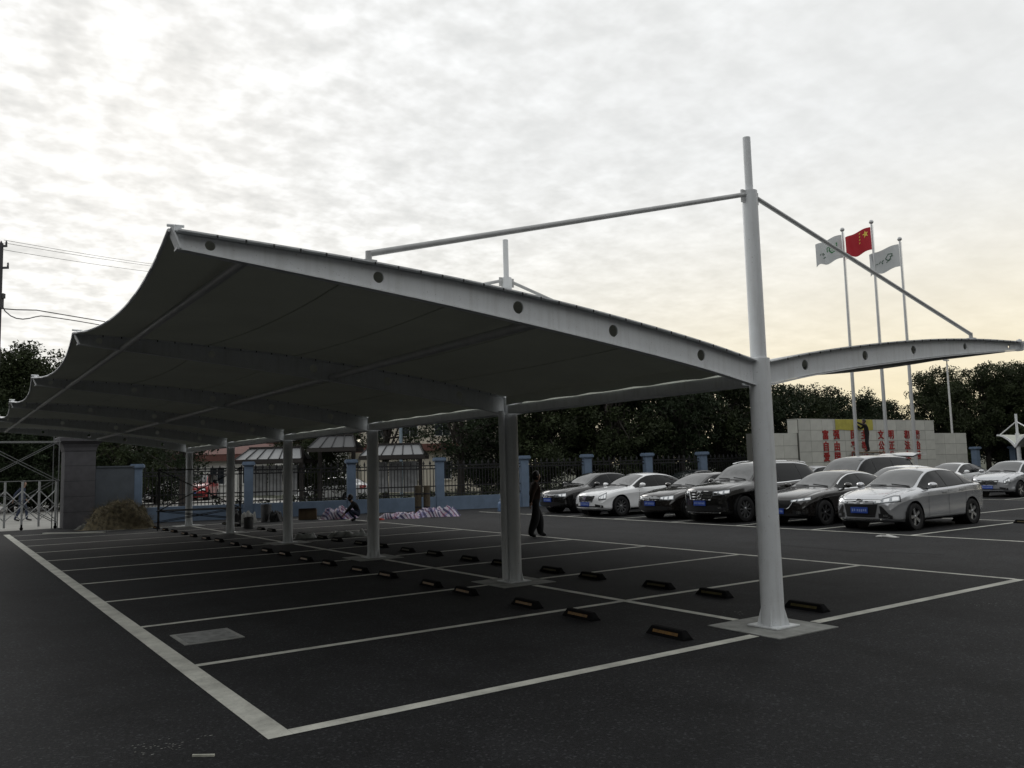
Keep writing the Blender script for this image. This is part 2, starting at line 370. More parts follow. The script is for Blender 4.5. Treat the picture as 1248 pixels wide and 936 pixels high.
# ------------------------------------------------------------------ the canopy
CX0 = [.175, 5, 10, 15, 20, 25]
ztop = pchip([0, .25, .8, 1.7, 2.8, 3.9, 5.0, 6.08], [2.80, 2.848, 2.950, 3.085, 3.220, 3.320, 3.383, 3.417])
zbot = pchip([0, .25, .8, 1.7, 2.8, 3.9, 5.0, 6.0], [2.555, 2.60, 2.70, 2.832, 2.973, 3.103, 3.213, 3.305])
canopy = thing('parking_canopy', 'big white butterfly canopy of stretched membrane on six steel columns over empty bays', 'canopy', (0, 0, 0))
XS = [i*.2 for i in range(1, 31)]+[6.06]
def web_mesh(sgn):
    w = MB().prism([(sgn*x, ztop(x)-.006) for x in [.11]+XS]+[(sgn*6.04, 3.312)]+[(sgn*x, zbot(x)+.006) for x in reversed([.11]+XS[:-1])], -.008, .008)
    o = w.build('beam', WHITE)
    c = MB()
    for i, x in enumerate((.80, 2.0, 3.1, 4.42, 5.70) if sgn > 0 else (.91, 2.10, 3.20, 4.54, 5.83)):
        r = (.058, .058, .056, .046, .036)[i]; c.tube((sgn*x, -.1, (ztop(x)+zbot(x))/2+.005), (sgn*x, .1, (ztop(x)+zbot(x))/2+.005), r, n=20)
    co = c.build('cutter', WHITE)
    md = o.modifiers.new('b', 'BOOLEAN'); md.object = co; md.operation = 'DIFFERENCE'; md.solver = 'EXACT'
    bake(o); me = o.data; bpy.data.objects.remove(o); bpy.data.objects.remove(co); return me
def flange(sgn, fz, off, wid, th):
    b = MB(); rows = []
    for x in [.11]+XS:
        z = fz(x)+off; rows.append([(sgn*x, -wid, z), (sgn*x, wid, z), (sgn*x, wid, z+th), (sgn*x, -wid, z+th)])
    b.grid(rows, close=True); b._a(rows[-1], [(0, 1, 2, 3)]); b._a(rows[0], [(3, 2, 1, 0)])
    return b
def end_plate(sgn):
    return MB()._a([(sgn*6.03, -.06, 3.30), (sgn*6.03, .06, 3.30), (sgn*6.09, .06, 3.44), (sgn*6.09, -.06, 3.44), (sgn*6.042, -.06, 3.298), (sgn*6.042, .06, 3.298), (sgn*6.102, .06, 3.438), (sgn*6.102, -.06, 3.438)],
             [(0, 1, 2, 3), (7, 6, 5, 4), (0, 4, 5, 1), (1, 5, 6, 2), (2, 6, 7, 3), (3, 7, 4, 0)]).mesh('end_plate', WHITE)
def tension_lug(sgn):
    return MB().box(sgn*6.05-.022, sgn*6.05+.022, -.03, .03, 3.425, 3.465).tube((sgn*6.01, -.02, 3.462), (sgn*6.11, .03, 3.47), .011, n=8).mesh('tension_lug', WHITE)
def clips(sgn):
    b = MB(); x = .4
    while x < 6:
        b.box(sgn*x-.006, sgn*x+.006, -.082, -.077, ztop(x)-.018, ztop(x)+.006); x += .2
    return b.mesh('lashing_clip', DARKST)
ARMS = {g: (web_mesh(g), flange(g, ztop, 0, .075, .012).mesh('top_flange', WHITE, 30), flange(g, zbot, -.012, .04, .012).mesh('bottom_flange', WHITE, 30), end_plate(g), tension_lug(g), clips(g)) for g in (-1, 1)}
def column_meshes():
    c = MB().lathe([(0, .012), (.120, .012), (.120, .25), (.117, 1.5), (.116, 2.86), (.086, 2.868), (.085, 4.74), (0, 4.745)], 28).mesh('column', WHITE, 40)
    mst = MB().lathe([(0, 4.70), (.044, 4.70), (.044, 5.36), (0, 5.365)], 16).mesh('mast', WHITE, 40)
    bp = MB().box(-.19, .19, -.19, .19, .012, .026).mesh('base_plate', WHITE)
    p = [(.105, .026), (.165, .026), (.160, .045), (.122, .19), (.105, .19)]; n = 5
    gm = MB()._a([(r, o, z) for o in (-.006, .006) for r, z in p], [tuple(range(n-1, -1, -1)), tuple(range(n, 2*n))]+[(i, (i+1) % n, n+(i+1) % n, n+i) for i in range(n)]).mesh('gusset', WHITE)
    dpp = MB().tube((-.172, -.02, .06), (-.172, -.02, 2.62), .048, n=14).mesh('downpipe', WHITE, 40)
    return c, mst, bp, gm, dpp
COLM, MASTM, BPM, GUSM, DPM = column_meshes()
def stay(sgn):
    b = MB(); a = Vector((sgn*.085, 0, 4.69)); e = Vector((sgn*4.62, 0, ztop(4.62)+.085))
    b.tube(a, e, .026, n=12); b.tube(e+Vector((0, 0, -.085)), e+Vector((0, 0, .02)), .026, n=12)
    b.box(e.x-.05, e.x+.05, -.05, .05, ztop(4.62)+.012, ztop(4.62)+.03)
    b.box(sgn*.105-.03, sgn*.105+.03, -.012, .012, 4.60, 4.74)
    return b.mesh('stay_rod', TUBE, 40)
STAYS = [stay(-1), stay(1)]
for i, y in enumerate(CX0):
    c = link('column', COLM, canopy, (0, y, 0)); link('mast', MASTM, c); link('base_plate', BPM, c)
    for a_ in (30, 120, 210, 300): link('gusset', GUSM, c, rz=R(a_))
    if i == 1: link('downpipe', DPM, c)
    for g in (-1, 1):
        A_ = ARMS[g]; b = link('beam', A_[0], canopy, (0, y, 0))
        for me_ in A_[1:5]: link(me_.name.split('.')[0], me_, b)
        stuff(link('lashing_clip', A_[5], b))
    for s_ in STAYS: link('stay_rod', s_, canopy, (0, y, 0))
for i in range(5):
    ya, yb = CX0[i], CX0[i+1]
    for sgn in (-1, 1):
        rows_t, rows_b = [], []
        for a in range(33):
            u = a/32; rt, rb = [], []
            for k in range(19):
                t = k/18; s4 = 4*t*(1-t)
                xo = 6.10-.10*s4; x = .15+(xo-.15)*u; y = ya+(yb-ya)*t
                sag = .03+.12*u**6
                z = ztop(min(x, 6.08))+.016-sag*s4*(1 if u > .05 else u*20)
                rt.append((sgn*x, y, z)); rb.append((sgn*x, y, z-.006))
            rows_t.append(rt); rows_b.append(rb)
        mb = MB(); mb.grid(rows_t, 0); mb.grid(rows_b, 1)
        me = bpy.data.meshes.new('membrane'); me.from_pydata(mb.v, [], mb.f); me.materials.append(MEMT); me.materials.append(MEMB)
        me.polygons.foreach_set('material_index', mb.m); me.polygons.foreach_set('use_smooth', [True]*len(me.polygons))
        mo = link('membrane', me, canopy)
        ed = [(rows_t[-1][k][0]+sgn*.004, rows_t[-1][k][1], rows_t[-1][k][2]-.003) for k in range(19)]
        MB().path(ed, .013, 6).build('edge_cable', WHITE, mo, 60)
        # welded seams on the underside
        for us in (6, 12, 18, 24):
            sm = MB()
            for k in range(18): sm.tube(Vector(rows_b[us][k])-Vector((0, 0, .002)), Vector(rows_b[us][k+1])-Vector((0, 0, .002)), .008, n=4)
            sm.build('weld_seam', MEMB, mo)
        for px, pz, r in ((5.58, 3.282, .036), (2.95, 3.04, .045)):
            MB().tube((sgn*px, ya+.01, pz), (sgn*px, yb-.01, pz), r, n=14).build('purlin', TUBE, canopy, 40)
    gb = MB(); y0, y1 = ya+.135, yb-.135
    gb.box(-.12, .12, y0, y1, 2.575, 2.59); gb.box(-.135, -.12, y0, y1, 2.575, 2.70); gb.box(.12, .135, y0, y1, 2.575, 2.70)
    gb.build('gutter_beam', WHITE, canopy)
    for sgn in (-1, 1):
        rws_ = [[(sgn*.152, y0+(y1-y0)*k/16, 2.84), (sgn*(.156+.006*math.sin(k*1.9)), y0+(y1-y0)*k/16, 2.712+.010*math.sin(k*2.3))] for k in range(17)]
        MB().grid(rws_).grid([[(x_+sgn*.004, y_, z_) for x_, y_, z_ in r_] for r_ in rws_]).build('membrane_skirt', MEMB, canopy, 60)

# ------------------------------------------------------------------ wheel stops
def wheel_stop_meshes():
    prof = [(-.07, 0), (-.04, .078), (-.026, .086), (.026, .086), (.04, .078), (.07, 0)]
    b = MB(); n = len(prof)
    ys = (-.275, -.22, .22, .275); sc = ((1, .32), (1, 1), (1, 1), (1, .32)); rows = []
    for y, (a, h) in zip(ys, sc): rows.append([(x*a, y, z*h) for x, z in prof])
    b.grid(rows); b._a(rows[0], [tuple(range(n))]); b._a(rows[-1], [tuple(range(n-1, -1, -1))])
    body = b.mesh('rubber_body', RUB)
    rf = MB()
    for s in (-1, 1):
        rf._a([(s*.0592, -.18, .030), (s*.0592, .18, .030), (s*.0485, .18, .058), (s*.0485, -.18, .058)], [(0, 1, 2, 3)])
    return body, rf.mesh('reflector_strip', YEL)
WSB, WSR = wheel_stop_meshes(); WSR2 = WSR.copy(); WSR2.materials[0] = mat('dull_yellow_reflector', (.05, .04, .008), .5, var=.4, vscale=30)
def bay_name(k): return ['first', 'second', 'third', 'fourth', 'fifth', 'sixth', 'seventh', 'eighth', 'ninth', 'tenth'][k]
def wstop(x, y, lab, rz=0.0, grp='rubber wheel stops under the canopy'):
    t = thing('wheel_stop', lab, 'wheel stop', (x, y, .002), rz, grp)
    link('rubber_body', WSB, t); link('reflector_strip', WSR if x < 0 else WSR2, t)
for k in range(10):
    for j, off in ((0, .55), (1, 1.98)):
        jx = random.uniform(-.03, .03)
        w = ('gate side' if j else 'front side')
        wstop(-1.18+jx, 2.5*k+off+random.uniform(-.03, .03), f'black wheel stop, {w} of the {bay_name(k)} bay on the wide-line row', R(random.uniform(-2, 2)))
        wstop(1.10+jx, 2.5*k+off+random.uniform(-.03, .03), f'black wheel stop, {w} of the {bay_name(k)} bay on the parked-car row', R(random.uniform(-2, 2)))
wstop(15.3, 4.45, 'black wheel stop on open tarmac just behind the silver sedan', R(2), None)
wstop(15.25, 6.0, 'black wheel stop at the rear wheels of the silver sedan', R(-1), None)

# ------------------------------------------------------------------ cars
def chaikin(p, n=2):
    for _ in range(n):
        q = [p[0]]
        for a, b in zip(p[:-1], p[1:]):
            q.append((.75*a[0]+.25*b[0], .75*a[1]+.25*b[1])); q.append((.25*a[0]+.75*b[0], .25*a[1]+.75*b[1]))
        q.append(p[-1]); p = q
    return p
def ss(a, b, x):
    t = min(max((x-a)/(b-a), 0), 1); return t*t*(3-2*t)
PROFILES = {
 'sedan': dict(L=4.55, W=1.82, wb=2.65, fo=.92, rw=.32,
   top=[(0, .65), (.04, .765), (.14, .835), (.4, .90), (.8, .965), (1.18, 1.01), (1.32, 1.05), (1.95, 1.375), (2.15, 1.44), (2.65, 1.475), (3.15, 1.44), (3.5, 1.345), (3.98, 1.13), (4.12, 1.09), (4.40, 1.06), (4.48, 1.0), (4.55, .82)],
   sh=[(0, .55), (.15, .725), (.5, .83), (1.0, .895), (1.4, .93), (2.6, .97), (3.6, 1.01), (4.2, 1.01), (4.45, .93), (4.55, .74)],
   wt=[(0, .60), (.3, .66), (1.15, .68), (1.35, .66), (2.1, .56), (2.7, .555), (3.2, .56), (3.9, .60), (4.2, .64), (4.55, .60)], cowl=1.26, hdr=2.06, rhdr=3.2, rgl=3.93, win=(1.42, 3.80), bp=(2.42, 3.28)),
 'lowsedan': dict(L=4.68, W=1.82, wb=2.78, fo=.88, rw=.335,
   top=[(0, .58), (.04, .72), (.14, .79), (.4, .86), (.9, .93), (1.38, .985), (1.52, 1.03), (2.15, 1.33), (2.4, 1.40), (2.85, 1.425), (3.35, 1.385), (3.75, 1.28), (4.2, 1.10), (4.35, 1.07), (4.56, 1.05), (4.63, .98), (4.68, .8)],
   sh=[(0, .5), (.15, .68), (.5, .80), (1.1, .88), (1.6, .91), (2.6, .94), (3.7, .985), (4.3, 1.0), (4.6, .92), (4.68, .74)],
   wt=[(0, .62), (.3, .68), (1.35, .70), (1.55, .67), (2.3, .56), (2.9, .55), (3.4, .555), (4.1, .60), (4.4, .64), (4.68, .60)], cowl=1.46, hdr=2.28, rhdr=3.4, rgl=4.15, win=(1.62, 4.0), bp=(2.66, 3.55)),
 'suv': dict(L=4.85, W=1.94, wb=2.92, fo=.88, rw=.375,
   top=[(0, .72), (.03, .92), (.12, 1.0), (.4, 1.07), (.9, 1.13), (1.3, 1.18), (1.42, 1.23), (1.95, 1.60), (2.2, 1.69), (2.8, 1.755), (3.5, 1.745), (4.15, 1.68), (4.4, 1.55), (4.68, 1.28), (4.78, 1.12), (4.85, .95)],
   sh=[(0, .62), (.12, .88), (.5, .98), (1.2, 1.04), (2.6, 1.07), (3.8, 1.12), (4.5, 1.13), (4.75, 1.02), (4.85, .86)],
   wt=[(0, .66), (.3, .74), (1.3, .74), (1.5, .71), (2.2, .61), (3.0, .60), (3.8, .60), (4.3, .62), (4.7, .66), (4.85, .64)], cowl=1.36, hdr=2.1, rhdr=4.22, rgl=4.62, win=(1.5, 4.45), bp=(2.5, 3.55)),
 'mpv': dict(L=5.1, W=1.88, wb=3.0, fo=.95, rw=.335,
   top=[(0, .66), (.03, .84), (.12, .94), (.4, 1.05), (.8, 1.14), (1.05, 1.2), (1.15, 1.25), (1.75, 1.68), (2.05, 1.78), (2.8, 1.83), (3.8, 1.82), (4.5, 1.77), (4.8, 1.66), (4.98, 1.3), (5.05, 1.1), (5.1, .9)],
   sh=[(0, .6), (.12, .8), (.5, .95), (1.1, 1.04), (2.6, 1.08), (3.8, 1.1), (4.8, 1.12), (5.0, 1.0), (5.1, .8)],
   wt=[(0, .66), (.3, .72), (1.05, .72), (1.3, .69), (2.0, .63), (3.0, .62), (4.4, .62), (4.8, .65), (5.1, .66)], cowl=1.12, hdr=1.98, rhdr=4.7, rgl=4.95, win=(1.3, 4.78), bp=(2.2, 3.35)),
 'coupe': dict(L=4.7, W=1.85, wb=2.75, fo=.9, rw=.335,
   top=[(0, .58), (.04, .70), (.14, .77), (.4, .85), (.9, .92), (1.4, .98), (1.55, 1.03), (2.2, 1.33), (2.5, 1.405), (2.9, 1.42), (3.4, 1.36), (3.9, 1.22), (4.35, 1.07), (4.5, 1.03), (4.62, .98), (4.7, .8)],
   sh=[(0, .5), (.15, .68), (.5, .79), (1.1, .86), (1.6, .89), (2.6, .93), (3.7, .97), (4.3, .97), (4.6, .9), (4.7, .74)],
   wt=[(0, .62), (.3, .68), (1.35, .70), (1.6, .67), (2.4, .56), (2.9, .55), (3.5, .56), (4.2, .60), (4.7, .60)], cowl=1.5, hdr=2.35, rhdr=3.35, rgl=4.2, win=(1.68, 3.95), bp=(2.8, 3.6)),
}
WHEELS = {}
def wheel_meshes(r, style):
    key = (r, style)
    if key in WHEELS: return WHEELS[key]
    rr = r*.70
    ty = MB().lathe([(rr, -.10), (r*.86, -.108), (r*.96, -.10), (r, -.075), (r, .075), (r*.96, .10), (r*.86, .108), (rr, .10)], 32, (0, 0, 0), 'y').mesh('tyre', TYRE, 40)
    rim = MB().lathe([(rr, .10), (rr*.93, .096), (rr*.90, .05), (rr*.90, -.06), (0, -.06)], 32, (0, 0, 0), 'y', 1)
    rim.lathe([(rr, .10), (rr, .085), (rr*.91, .085), (rr*.91, .06)], 32, (0, 0, 0), 'y', 0)
    n = {'five': 5, 'ten': 10, 'seven': 7}[style]; tw = {'five': .36, 'ten': .16, 'seven': .24}[style]
    for i in range(n):
        a = 2*math.pi*i/n
        def P(rad, w, y): return (rad*math.cos(a)-w*math.sin(a), y, rad*math.sin(a)+w*math.cos(a))
        w0, w1 = rr*tw*.75, rr*tw
        vs = [P(rr*.12, -w0/2, .082), P(rr*.12, w0/2, .082), P(rr*.93, w1/2, .088), P(rr*.93, -w1/2, .088), P(rr*.12, -w0/2, .05), P(rr*.12, w0/2, .05), P(rr*.93, w1/2, .05), P(rr*.93, -w1/2, .05)]
        rim._a(vs, [(0, 1, 2, 3), (7, 6, 5, 4), (0, 4, 5, 1), (1, 5, 6, 2), (2, 6, 7, 3), (3, 7, 4, 0)], 0)
    rim.lathe([(0, .095), (rr*.13, .095), (rr*.2, .08), (rr*.2, .05)], 16, (0, 0, 0), 'y', 0)
    WHEELS[key] = (ty, rim.mesh('rim', [RIMD if style == 'seven' else RIM, DARKST], 40))
    return WHEELS[key]

def car(name, label, prof, paint, pos, heading, style='five', group=None, front='a', rimdark=False, zs=1.0, sides=True, roofrail=False, chromeline=False, rear=False):
    S = PROFILES[prof]; L, W = S['L'], S['W']; Wh = W/2
    pm = CARC[paint]
    top = pchip(*zip(*S['top'])); sh = pchip(*zip(*S['sh'])); wt = pchip(*zip(*S['wt']))
    zb = pchip([0, .15, .6, L-.7, L-.15, L], [.27, .21, .19, .20, .26, .34])
    wm = pchip([0, .06, .2, .5, 1.1, L*.55, L-1.0, L-.35, L-.1, L], [.74, .82, .89, .95, .99, 1.0, .985, .93, .86, .78])
    t = thing(name, label, 'car', (pos[0], pos[1], 0), heading, group)
    ax = [S['fo'], S['fo']+S['wb']]
    st = sorted(set([0, .02, .05, .09, .14, .2, .28, .38]+[.5+i*(L-1)/72 for i in range(73)]+[L-.38, L-.28, L-.2, L-.14, L-.09, L-.05, L-.02, L]))
    cr = lambda s: .045+.02*ss(S['hdr']-.5, S['hdr'], s)*(1-ss(S['rhdr'], S['rhdr']+.5, s))
    def edge(s): return top(s)-cr(s)
    rows = []
    for s in st:
        w = wm(s)*Wh; z0 = zb(s); zt = top(s); ze = edge(s); z1 = min(sh(s), ze-.015); wtt = min(wt(s), w*.93)
        cp = [(0, z0), (w*.84, z0), (w*.965, z0+.06), (w*.985, z0+(z1-z0)*.22), (w*.978, z0+(z1-z0)*.45), (w*.985, z0+(z1-z0)*.66), (w*1.0, z0+(z1-z0)*.80), (w*1.0, z0+(z1-z0)*.815), (w*.975, z1-.03), (w*.955, z1), ((w*.955+wtt)/2+.018, (z1+ze)/2+.012), (wtt+.008, ze-.012), (wtt-.06, ze+(zt-ze)*.35), (wtt*.5, zt-.006), (0, zt)]
        h = chaikin(cp, 2)
        ring = [(y, z) for y, z in h]+[(-y, z) for y, z in reversed(h[1:-1])]
        bf = .26*(1-ss(0, 1.0, s)); br = .16*(1-ss(0, .8, L-s))
        rows.append([(L/2-s-bf*(y/Wh)**2+br*(y/Wh)**2, y, z*zs if zs != 1 else z) for y, z in ring])
    mb = MB(); mb.grid(rows, 0, close=True); n = len(rows[0])
    hn = n//2+1
    for rw_, bfac in ((rows[0], -.26), (rows[-1], .16)):
        capg = []
        for i in range(hn):
            y_, z_ = rw_[i][1], rw_[i][2]; x_ = rw_[0][0]
            capg.append([(x_+bfac*((y_*(1-2*k/12))/Wh)**2, y_*(1-2*k/12), z_) for k in range(13)])
        mb.grid(capg)
    me = bpy.data.meshes.new('car_body'); me.from_pydata(mb.v, [], mb.f); me.materials.append(pm); me.materials.append(BLK)
    bm = bmesh.new(); bm.from_mesh(me); bmesh.ops.remove_doubles(bm, verts=bm.verts, dist=.0015); bmesh.ops.dissolve_degenerate(bm, edges=bm.edges, dist=.0005); bmesh.ops.recalc_face_normals(bm, faces=bm.faces); bm.to_mesh(me); bm.free()
    me.polygons.foreach_set('use_smooth', [True]*len(me.polygons)); me.set_sharp_from_angle(angle=R(50))
    bm = bmesh.new(); bm.from_mesh(me); bvh = BVHTree.FromBMesh(bm); bm.free()
    body = link('car_body', me, t)
    # open the wheel arches and line them
    Ra = S['rw']+.05; bm = bmesh.new(); bm.from_mesh(me); cs = [(L/2-a, S['rw']+.01) for a in ax]
    kill = [f for f in bm.faces if abs(f.calc_center_median().y) > .5 and any((f.calc_center_median().x-cx)**2+(f.calc_center_median().z-cz)**2 < Ra*Ra for cx, cz in cs)]
    bmesh.ops.delete(bm, geom=kill, context='FACES')
    for v in bm.verts:
        if abs(v.co.y) < .5 or not any(e.is_boundary for e in v.link_edges): continue
        for cx, cz in cs:
            dx, dz = v.co.x-cx, v.co.z-cz; rr_ = math.hypot(dx, dz)
            if abs(rr_-Ra) < .09 and rr_ > .01: v.co.x = cx+dx/rr_*Ra; v.co.z = cz+dz/rr_*Ra
    bm.to_mesh(me); bm.free(); me.polygons.foreach_set('use_smooth', [True]*len(me.polygons)); me.set_sharp_from_angle(angle=R(50))
    for cx, cz in cs:
        for sd_ in (-1, 1):
            MB().lathe([(.01, sd_*.52), (Ra-.002, sd_*.52), (Ra+.002, sd_*(Wh-.03))], 36, (cx, 0, cz), 'y').build('wheel_arch', BLK, t, 40)
    X = lambda s: L/2-s
    def cast(o, d, off):
        hit = bvh.ray_cast(Vector(o), Vector(d).normalized())
        if hit[0] is None: hit = bvh.find_nearest(Vector(o))
        return hit[0]+hit[1]*off
    def patch(nm, fn, d, mt, off=.005, nu=14, nv=6, parent=t, sm=60):
        g = [[cast(fn(u/nu, v/nv), d, off) for u in range(nu+1)] for v in range(nv+1)]
        return MB().grid(g).build(nm, mt, parent, sm)
    lerp = lambda a, b, q: a+(b-a)*q
    # glass
    def wsfn(s0, s1, inset):
        return lambda u, v: (X(lerp(s0, s1, v)), (2*u-1)*(min(wt(lerp(s0, s1, v)), wm(lerp(s0, s1, v))*Wh*.93)-inset), 3)
    patch('windshield', wsfn(S['cowl']+.02, S['hdr']-.02, .045), (0, 0, -1), GLASS, .006, 16, 12)
    patch('rear_window', wsfn(S['rhdr']+.06, S['rgl'], .06), (0, 0, -1), GLASS, .006, 14, 8)
    patch('cowl_trim', lambda u, v: (X(S['cowl']+.03-.10*v), (2*u-1)*.60, 3), (0, 0, -1), BLK, .004, 12, 3)
    for side in (-1, 1):
        def dlo(a, b, lo, hi):
            def f(u, v):
                s = lerp(a, b, u); z0 = sh(s)+lo; z1 = max(z0+.004, edge(s)-hi); return (X(s), side*3, lerp(z0, z1, v)*zs)
            return f
        w0, w1 = S['win']
        sr = patch('window_surround', dlo(w0-.06, w1+.05, .012, .016), (0, -side, 0), BLK, .003, 30, 6)
        cuts = [w0]+list(S['bp'])+[w1]
        for a, b in zip(cuts[:-1], cuts[1:]):
            patch('side_window', dlo(a+.025, b-.025, .03, .035), (0, -side, 0), TINT, .007, 14, 5, sr)
        if chromeline:
            patch('chrome_trim', lambda u, v: (X(lerp(w0-.06, w1+.04, u)), side*3, (sh(lerp(w0-.06, w1+.04, u))+.004+.022*v)*zs), (0, -side, 0), CHROME, .008, 30, 1)
            patch('chrome_trim', lambda u, v: (X(lerp(w0+.1, w1+.02, u)), side*3, (max(sh(lerp(w0+.1, w1+.02, u))+.02, edge(lerp(w0+.1, w1+.02, u))-.018)-.018*v)*zs), (0, -side, 0), CHROME, .008, 30, 1)
        # sill, door gaps, handles
        patch('sill_trim', lambda u, v: (X(lerp(ax[0]+S['rw']+.1, ax[1]-S['rw']-.1, u)), side*3, lerp(.215, .27, v)), (0, -side, 0), BLK, .004, 12, 2)
        for q, (zlo) in ((w0+.08, .3), (S['bp'][0], .3), (S['bp'][1]-.02, .42)):
            patch('door_gap', lambda u, v: (X(q+.012*u), side*3, lerp(zlo, sh(q)*zs, v)), (0, -side, 0), BLK, .0025, 1, 8)
        for q in (S['bp'][0]-.2, S['bp'][1]-.22):
            p = cast((X(q), side*3, sh(q)*zs-.10), (0, -side, 0), .012)
            MB().box(p.x-.10, p.x+.10, p.y-.016, p.y+.016, p.z-.016, p.z+.016).build('door_handle', CHROME if chromeline else pm, t)
        # mirror
        mp = cast((X(w0+.20), side*3, sh(w0+.2)*zs+.03), (0, -side, 0), 0)
        mr = MB(); cx, cy, cz = mp.x+.03, mp.y+side*.12, mp.z+.075
        rws = []
        for i in range(7):
            f = i/6; rad = [.35, .8, .97, 1, .95, .9, .78][i]; xx = cx+.07-.14*f
            rws.append([(xx, cy+side*.11*rad*math.cos(2*math.pi*k/14)+side*.01*f, cz+.075*rad*math.sin(2*math.pi*k/14)) for k in range(14)])
        mr.grid(rws, 0, True); mr._a(rws[0], [tuple(range(14))]); mr._a(rws[-1], [tuple(range(13, -1, -1))])
        mr.box(cx-.03, cx+.03, min(mp.y-side*.05, cy), max(mp.y-side*.05, cy), cz-.07, cz-.04)
        mr.build('side_mirror', pm if paint != 'mpv' else BLK, t, 60)
        # lamps seen on the corner
        d = Vector((-.78, -side*.62, 0)); e = Vector((-.62, side*.78, 0)); c0 = Vector((X(.12), side*Wh*.72, 0))
        hl = HEADS[front]
        def hfn(u, v):
            a, b = hl[0](u), hl[1](u); z = lerp(a, b, v)*(1 if prof in ('sedan', 'lowsedan', 'coupe') else 1.22 if prof == 'suv' else 1.12)
            q = c0+e*lerp(hl[2], hl[3], u)-d*2; return (q.x, q.y, z)
        hp = patch('headlight', hfn, d, BLK, .006, 14, 6)
        patch('lamp_lens', lambda u, v: hfn(.03+.93*u, .10+.80*v), d, LAMPC, .011, 14, 6, hp)
        for ua, ub in ((.10, .26), (.36, .56), (.66, .90)): patch('lamp_reflector', lambda u, v: hfn(lerp(ua, ub, u)+.03*v, .25+.5*v), d, CHROME, .015, 4, 3, hp)
        # tail lamp wrapping the rear corner
        d2 = Vector((.6, -side*.8, 0)); e2 = Vector((.8, side*.6, 0)); c2 = Vector((X(L-.16), side*Wh*.84, 0)); zt_ = sh(L-.35)
        patch('tail_light', lambda u, v: tuple((c2-e2*lerp(-.16, .20, u)-d2*2)[:2])+(lerp(zt_-.20+.06*u, zt_-.01-.01*u, v),), d2, REDL, .006, 8, 5)
        # fog lamp
        fz = {'suv': .44}.get(prof, .38)
        patch('fog_intake', lambda u, v: tuple((c0+e*lerp(-.20, .10, u)-d*2)[:2])+(lerp(fz-.06-.02*u, fz+.05-.05*u, v),), d, BLK, .004, 6, 3)
        if front in 'ade': patch('fog_light', lambda u, v: tuple((c0+e*lerp(-.10, .0, u)-d*2)[:2])+(lerp(fz-.035, fz+.025, v),), d, CHROME, .010, 4, 3)
    # front face
    def trap(wb_, wt_, z0, z1): return lambda u, v: (L, (2*u-1)*lerp(wb_, wt_, v), lerp(z0, z1, v))
    fx = lambda y, z, off=0: cast((L, y, z), (-1, 0, 0), off)
    def bars(parent, wb_, wt_, z0, z1, k, mt=CHROME, hgt=.016):
        for i in range(k):
            f = (i+1)/(k+1); zc = lerp(z0, z1, f); wv = lerp(wb_, wt_, f)-.015
            g = [[fx((2*u/14-1)*wv, zc+dz, .014) for u in range(15)] for dz in (-hgt/2, hgt/2)]
            MB().grid(g).build('grille_bar', mt, parent, 60)
    def frame(parent, wb_, wt_, z0, z1, mt=CHROME, th=.014):
        pts = [fx((2*u/12-1)*wb_, z0, .012) for u in range(13)]+[fx(wt_*(1-2*u/12), z1, .012) for u in range(13)]
        MB().path(pts+[pts[0]], th/2, 6).build('grille_frame', mt, parent, 60)
    def emblem(parent, y, z, r, kind):
        p = fx(y, z, .02); b = MB()
        if kind == 'star':
            k = 24; pts = [(p.x, p.y+r*math.cos(2*math.pi*i/k), p.z+r*math.sin(2*math.pi*i/k)) for i in range(k+1)]; b.path(pts, r*.09, 6)
            for a in (90, 210, 330):
                e_ = (p.x, p.y+r*math.cos(R(a)), p.z+r*math.sin(R(a))); b.tube((p.x, p.y, p.z), e_, r*.17, r*.05, 6)
        elif kind == 'oval':
            k = 20; b._a([(p.x, p.y+r*1.5*math.cos(2*math.pi*i/k), p.z+r*.6*math.sin(2*math.pi*i/k)) for i in range(k)], [tuple(range(k))])
            b.path([(p.x+.004, p.y+r*1.5*math.cos(2*math.pi*i/k), p.z+r*.6*math.sin(2*math.pi*i/k)) for i in range(k+1)], .006, 5)
        elif kind == 'shield':
            b._a([(p.x, p.y+a*r, p.z+c*r) for a, c in ((-1, .8), (1, .8), (.85, -.1), (0, -1), (-.85, -.1))], [(0, 1, 2, 3, 4)])
        else:
            k = 18; b.path([(p.x, p.y+r*math.cos(2*math.pi*i/k), p.z+r*math.sin(2*math.pi*i/k)*.8) for i in range(k+1)], r*.12, 5)
            b.tube((p.x, p.y-r*.8, p.z+r*.2), (p.x, p.y, p.z-r*.3), r*.1, n=5); b.tube((p.x, p.y+r*.8, p.z+r*.2), (p.x, p.y, p.z-r*.3), r*.1, n=5)
        b.build('emblem', CHROME, parent)
    if front == 'a':      # silver sedan: slot above, big trapezoid below
        g = patch('grille', trap(.46, .52, .695, .75), (-1, 0, 0), BLK); bars(g, .46, .52, .695, .75, 1, CHROME, .018); frame(g, .46, .52, .695, .752); emblem(g, 0, .73, .055, 'oval')
        g2 = patch('lower_grille', trap(.37, .44, .335, .64), (-1, 0, 0), BLK); bars(g2, .36, .43, .335, .42, 1, DARKST)
        for s in (-1, 1):
            patch('side_intake', lambda u, v: (L, s*lerp(.47+.03*(1-v), lerp(.73, .52, v), u), lerp(.34, .60, v)), (-1, 0, 0), BLK, .004, 6, 5)
        patch('chin_lip', trap(.60, .62, .275, .305), (-1, 0, 0), CHROME, .006, 14, 1); pz = .50
    elif front == 'b':    # white sedan: shield grille with bars
        g = patch('grille', trap(.34, .42, .50, .69), (-1, 0, 0), BLK); bars(g, .34, .42, .50, .69, 3, CHROME, .014); frame(g, .34, .42, .50, .695); emblem(g, 0, .61, .07, 'shield')
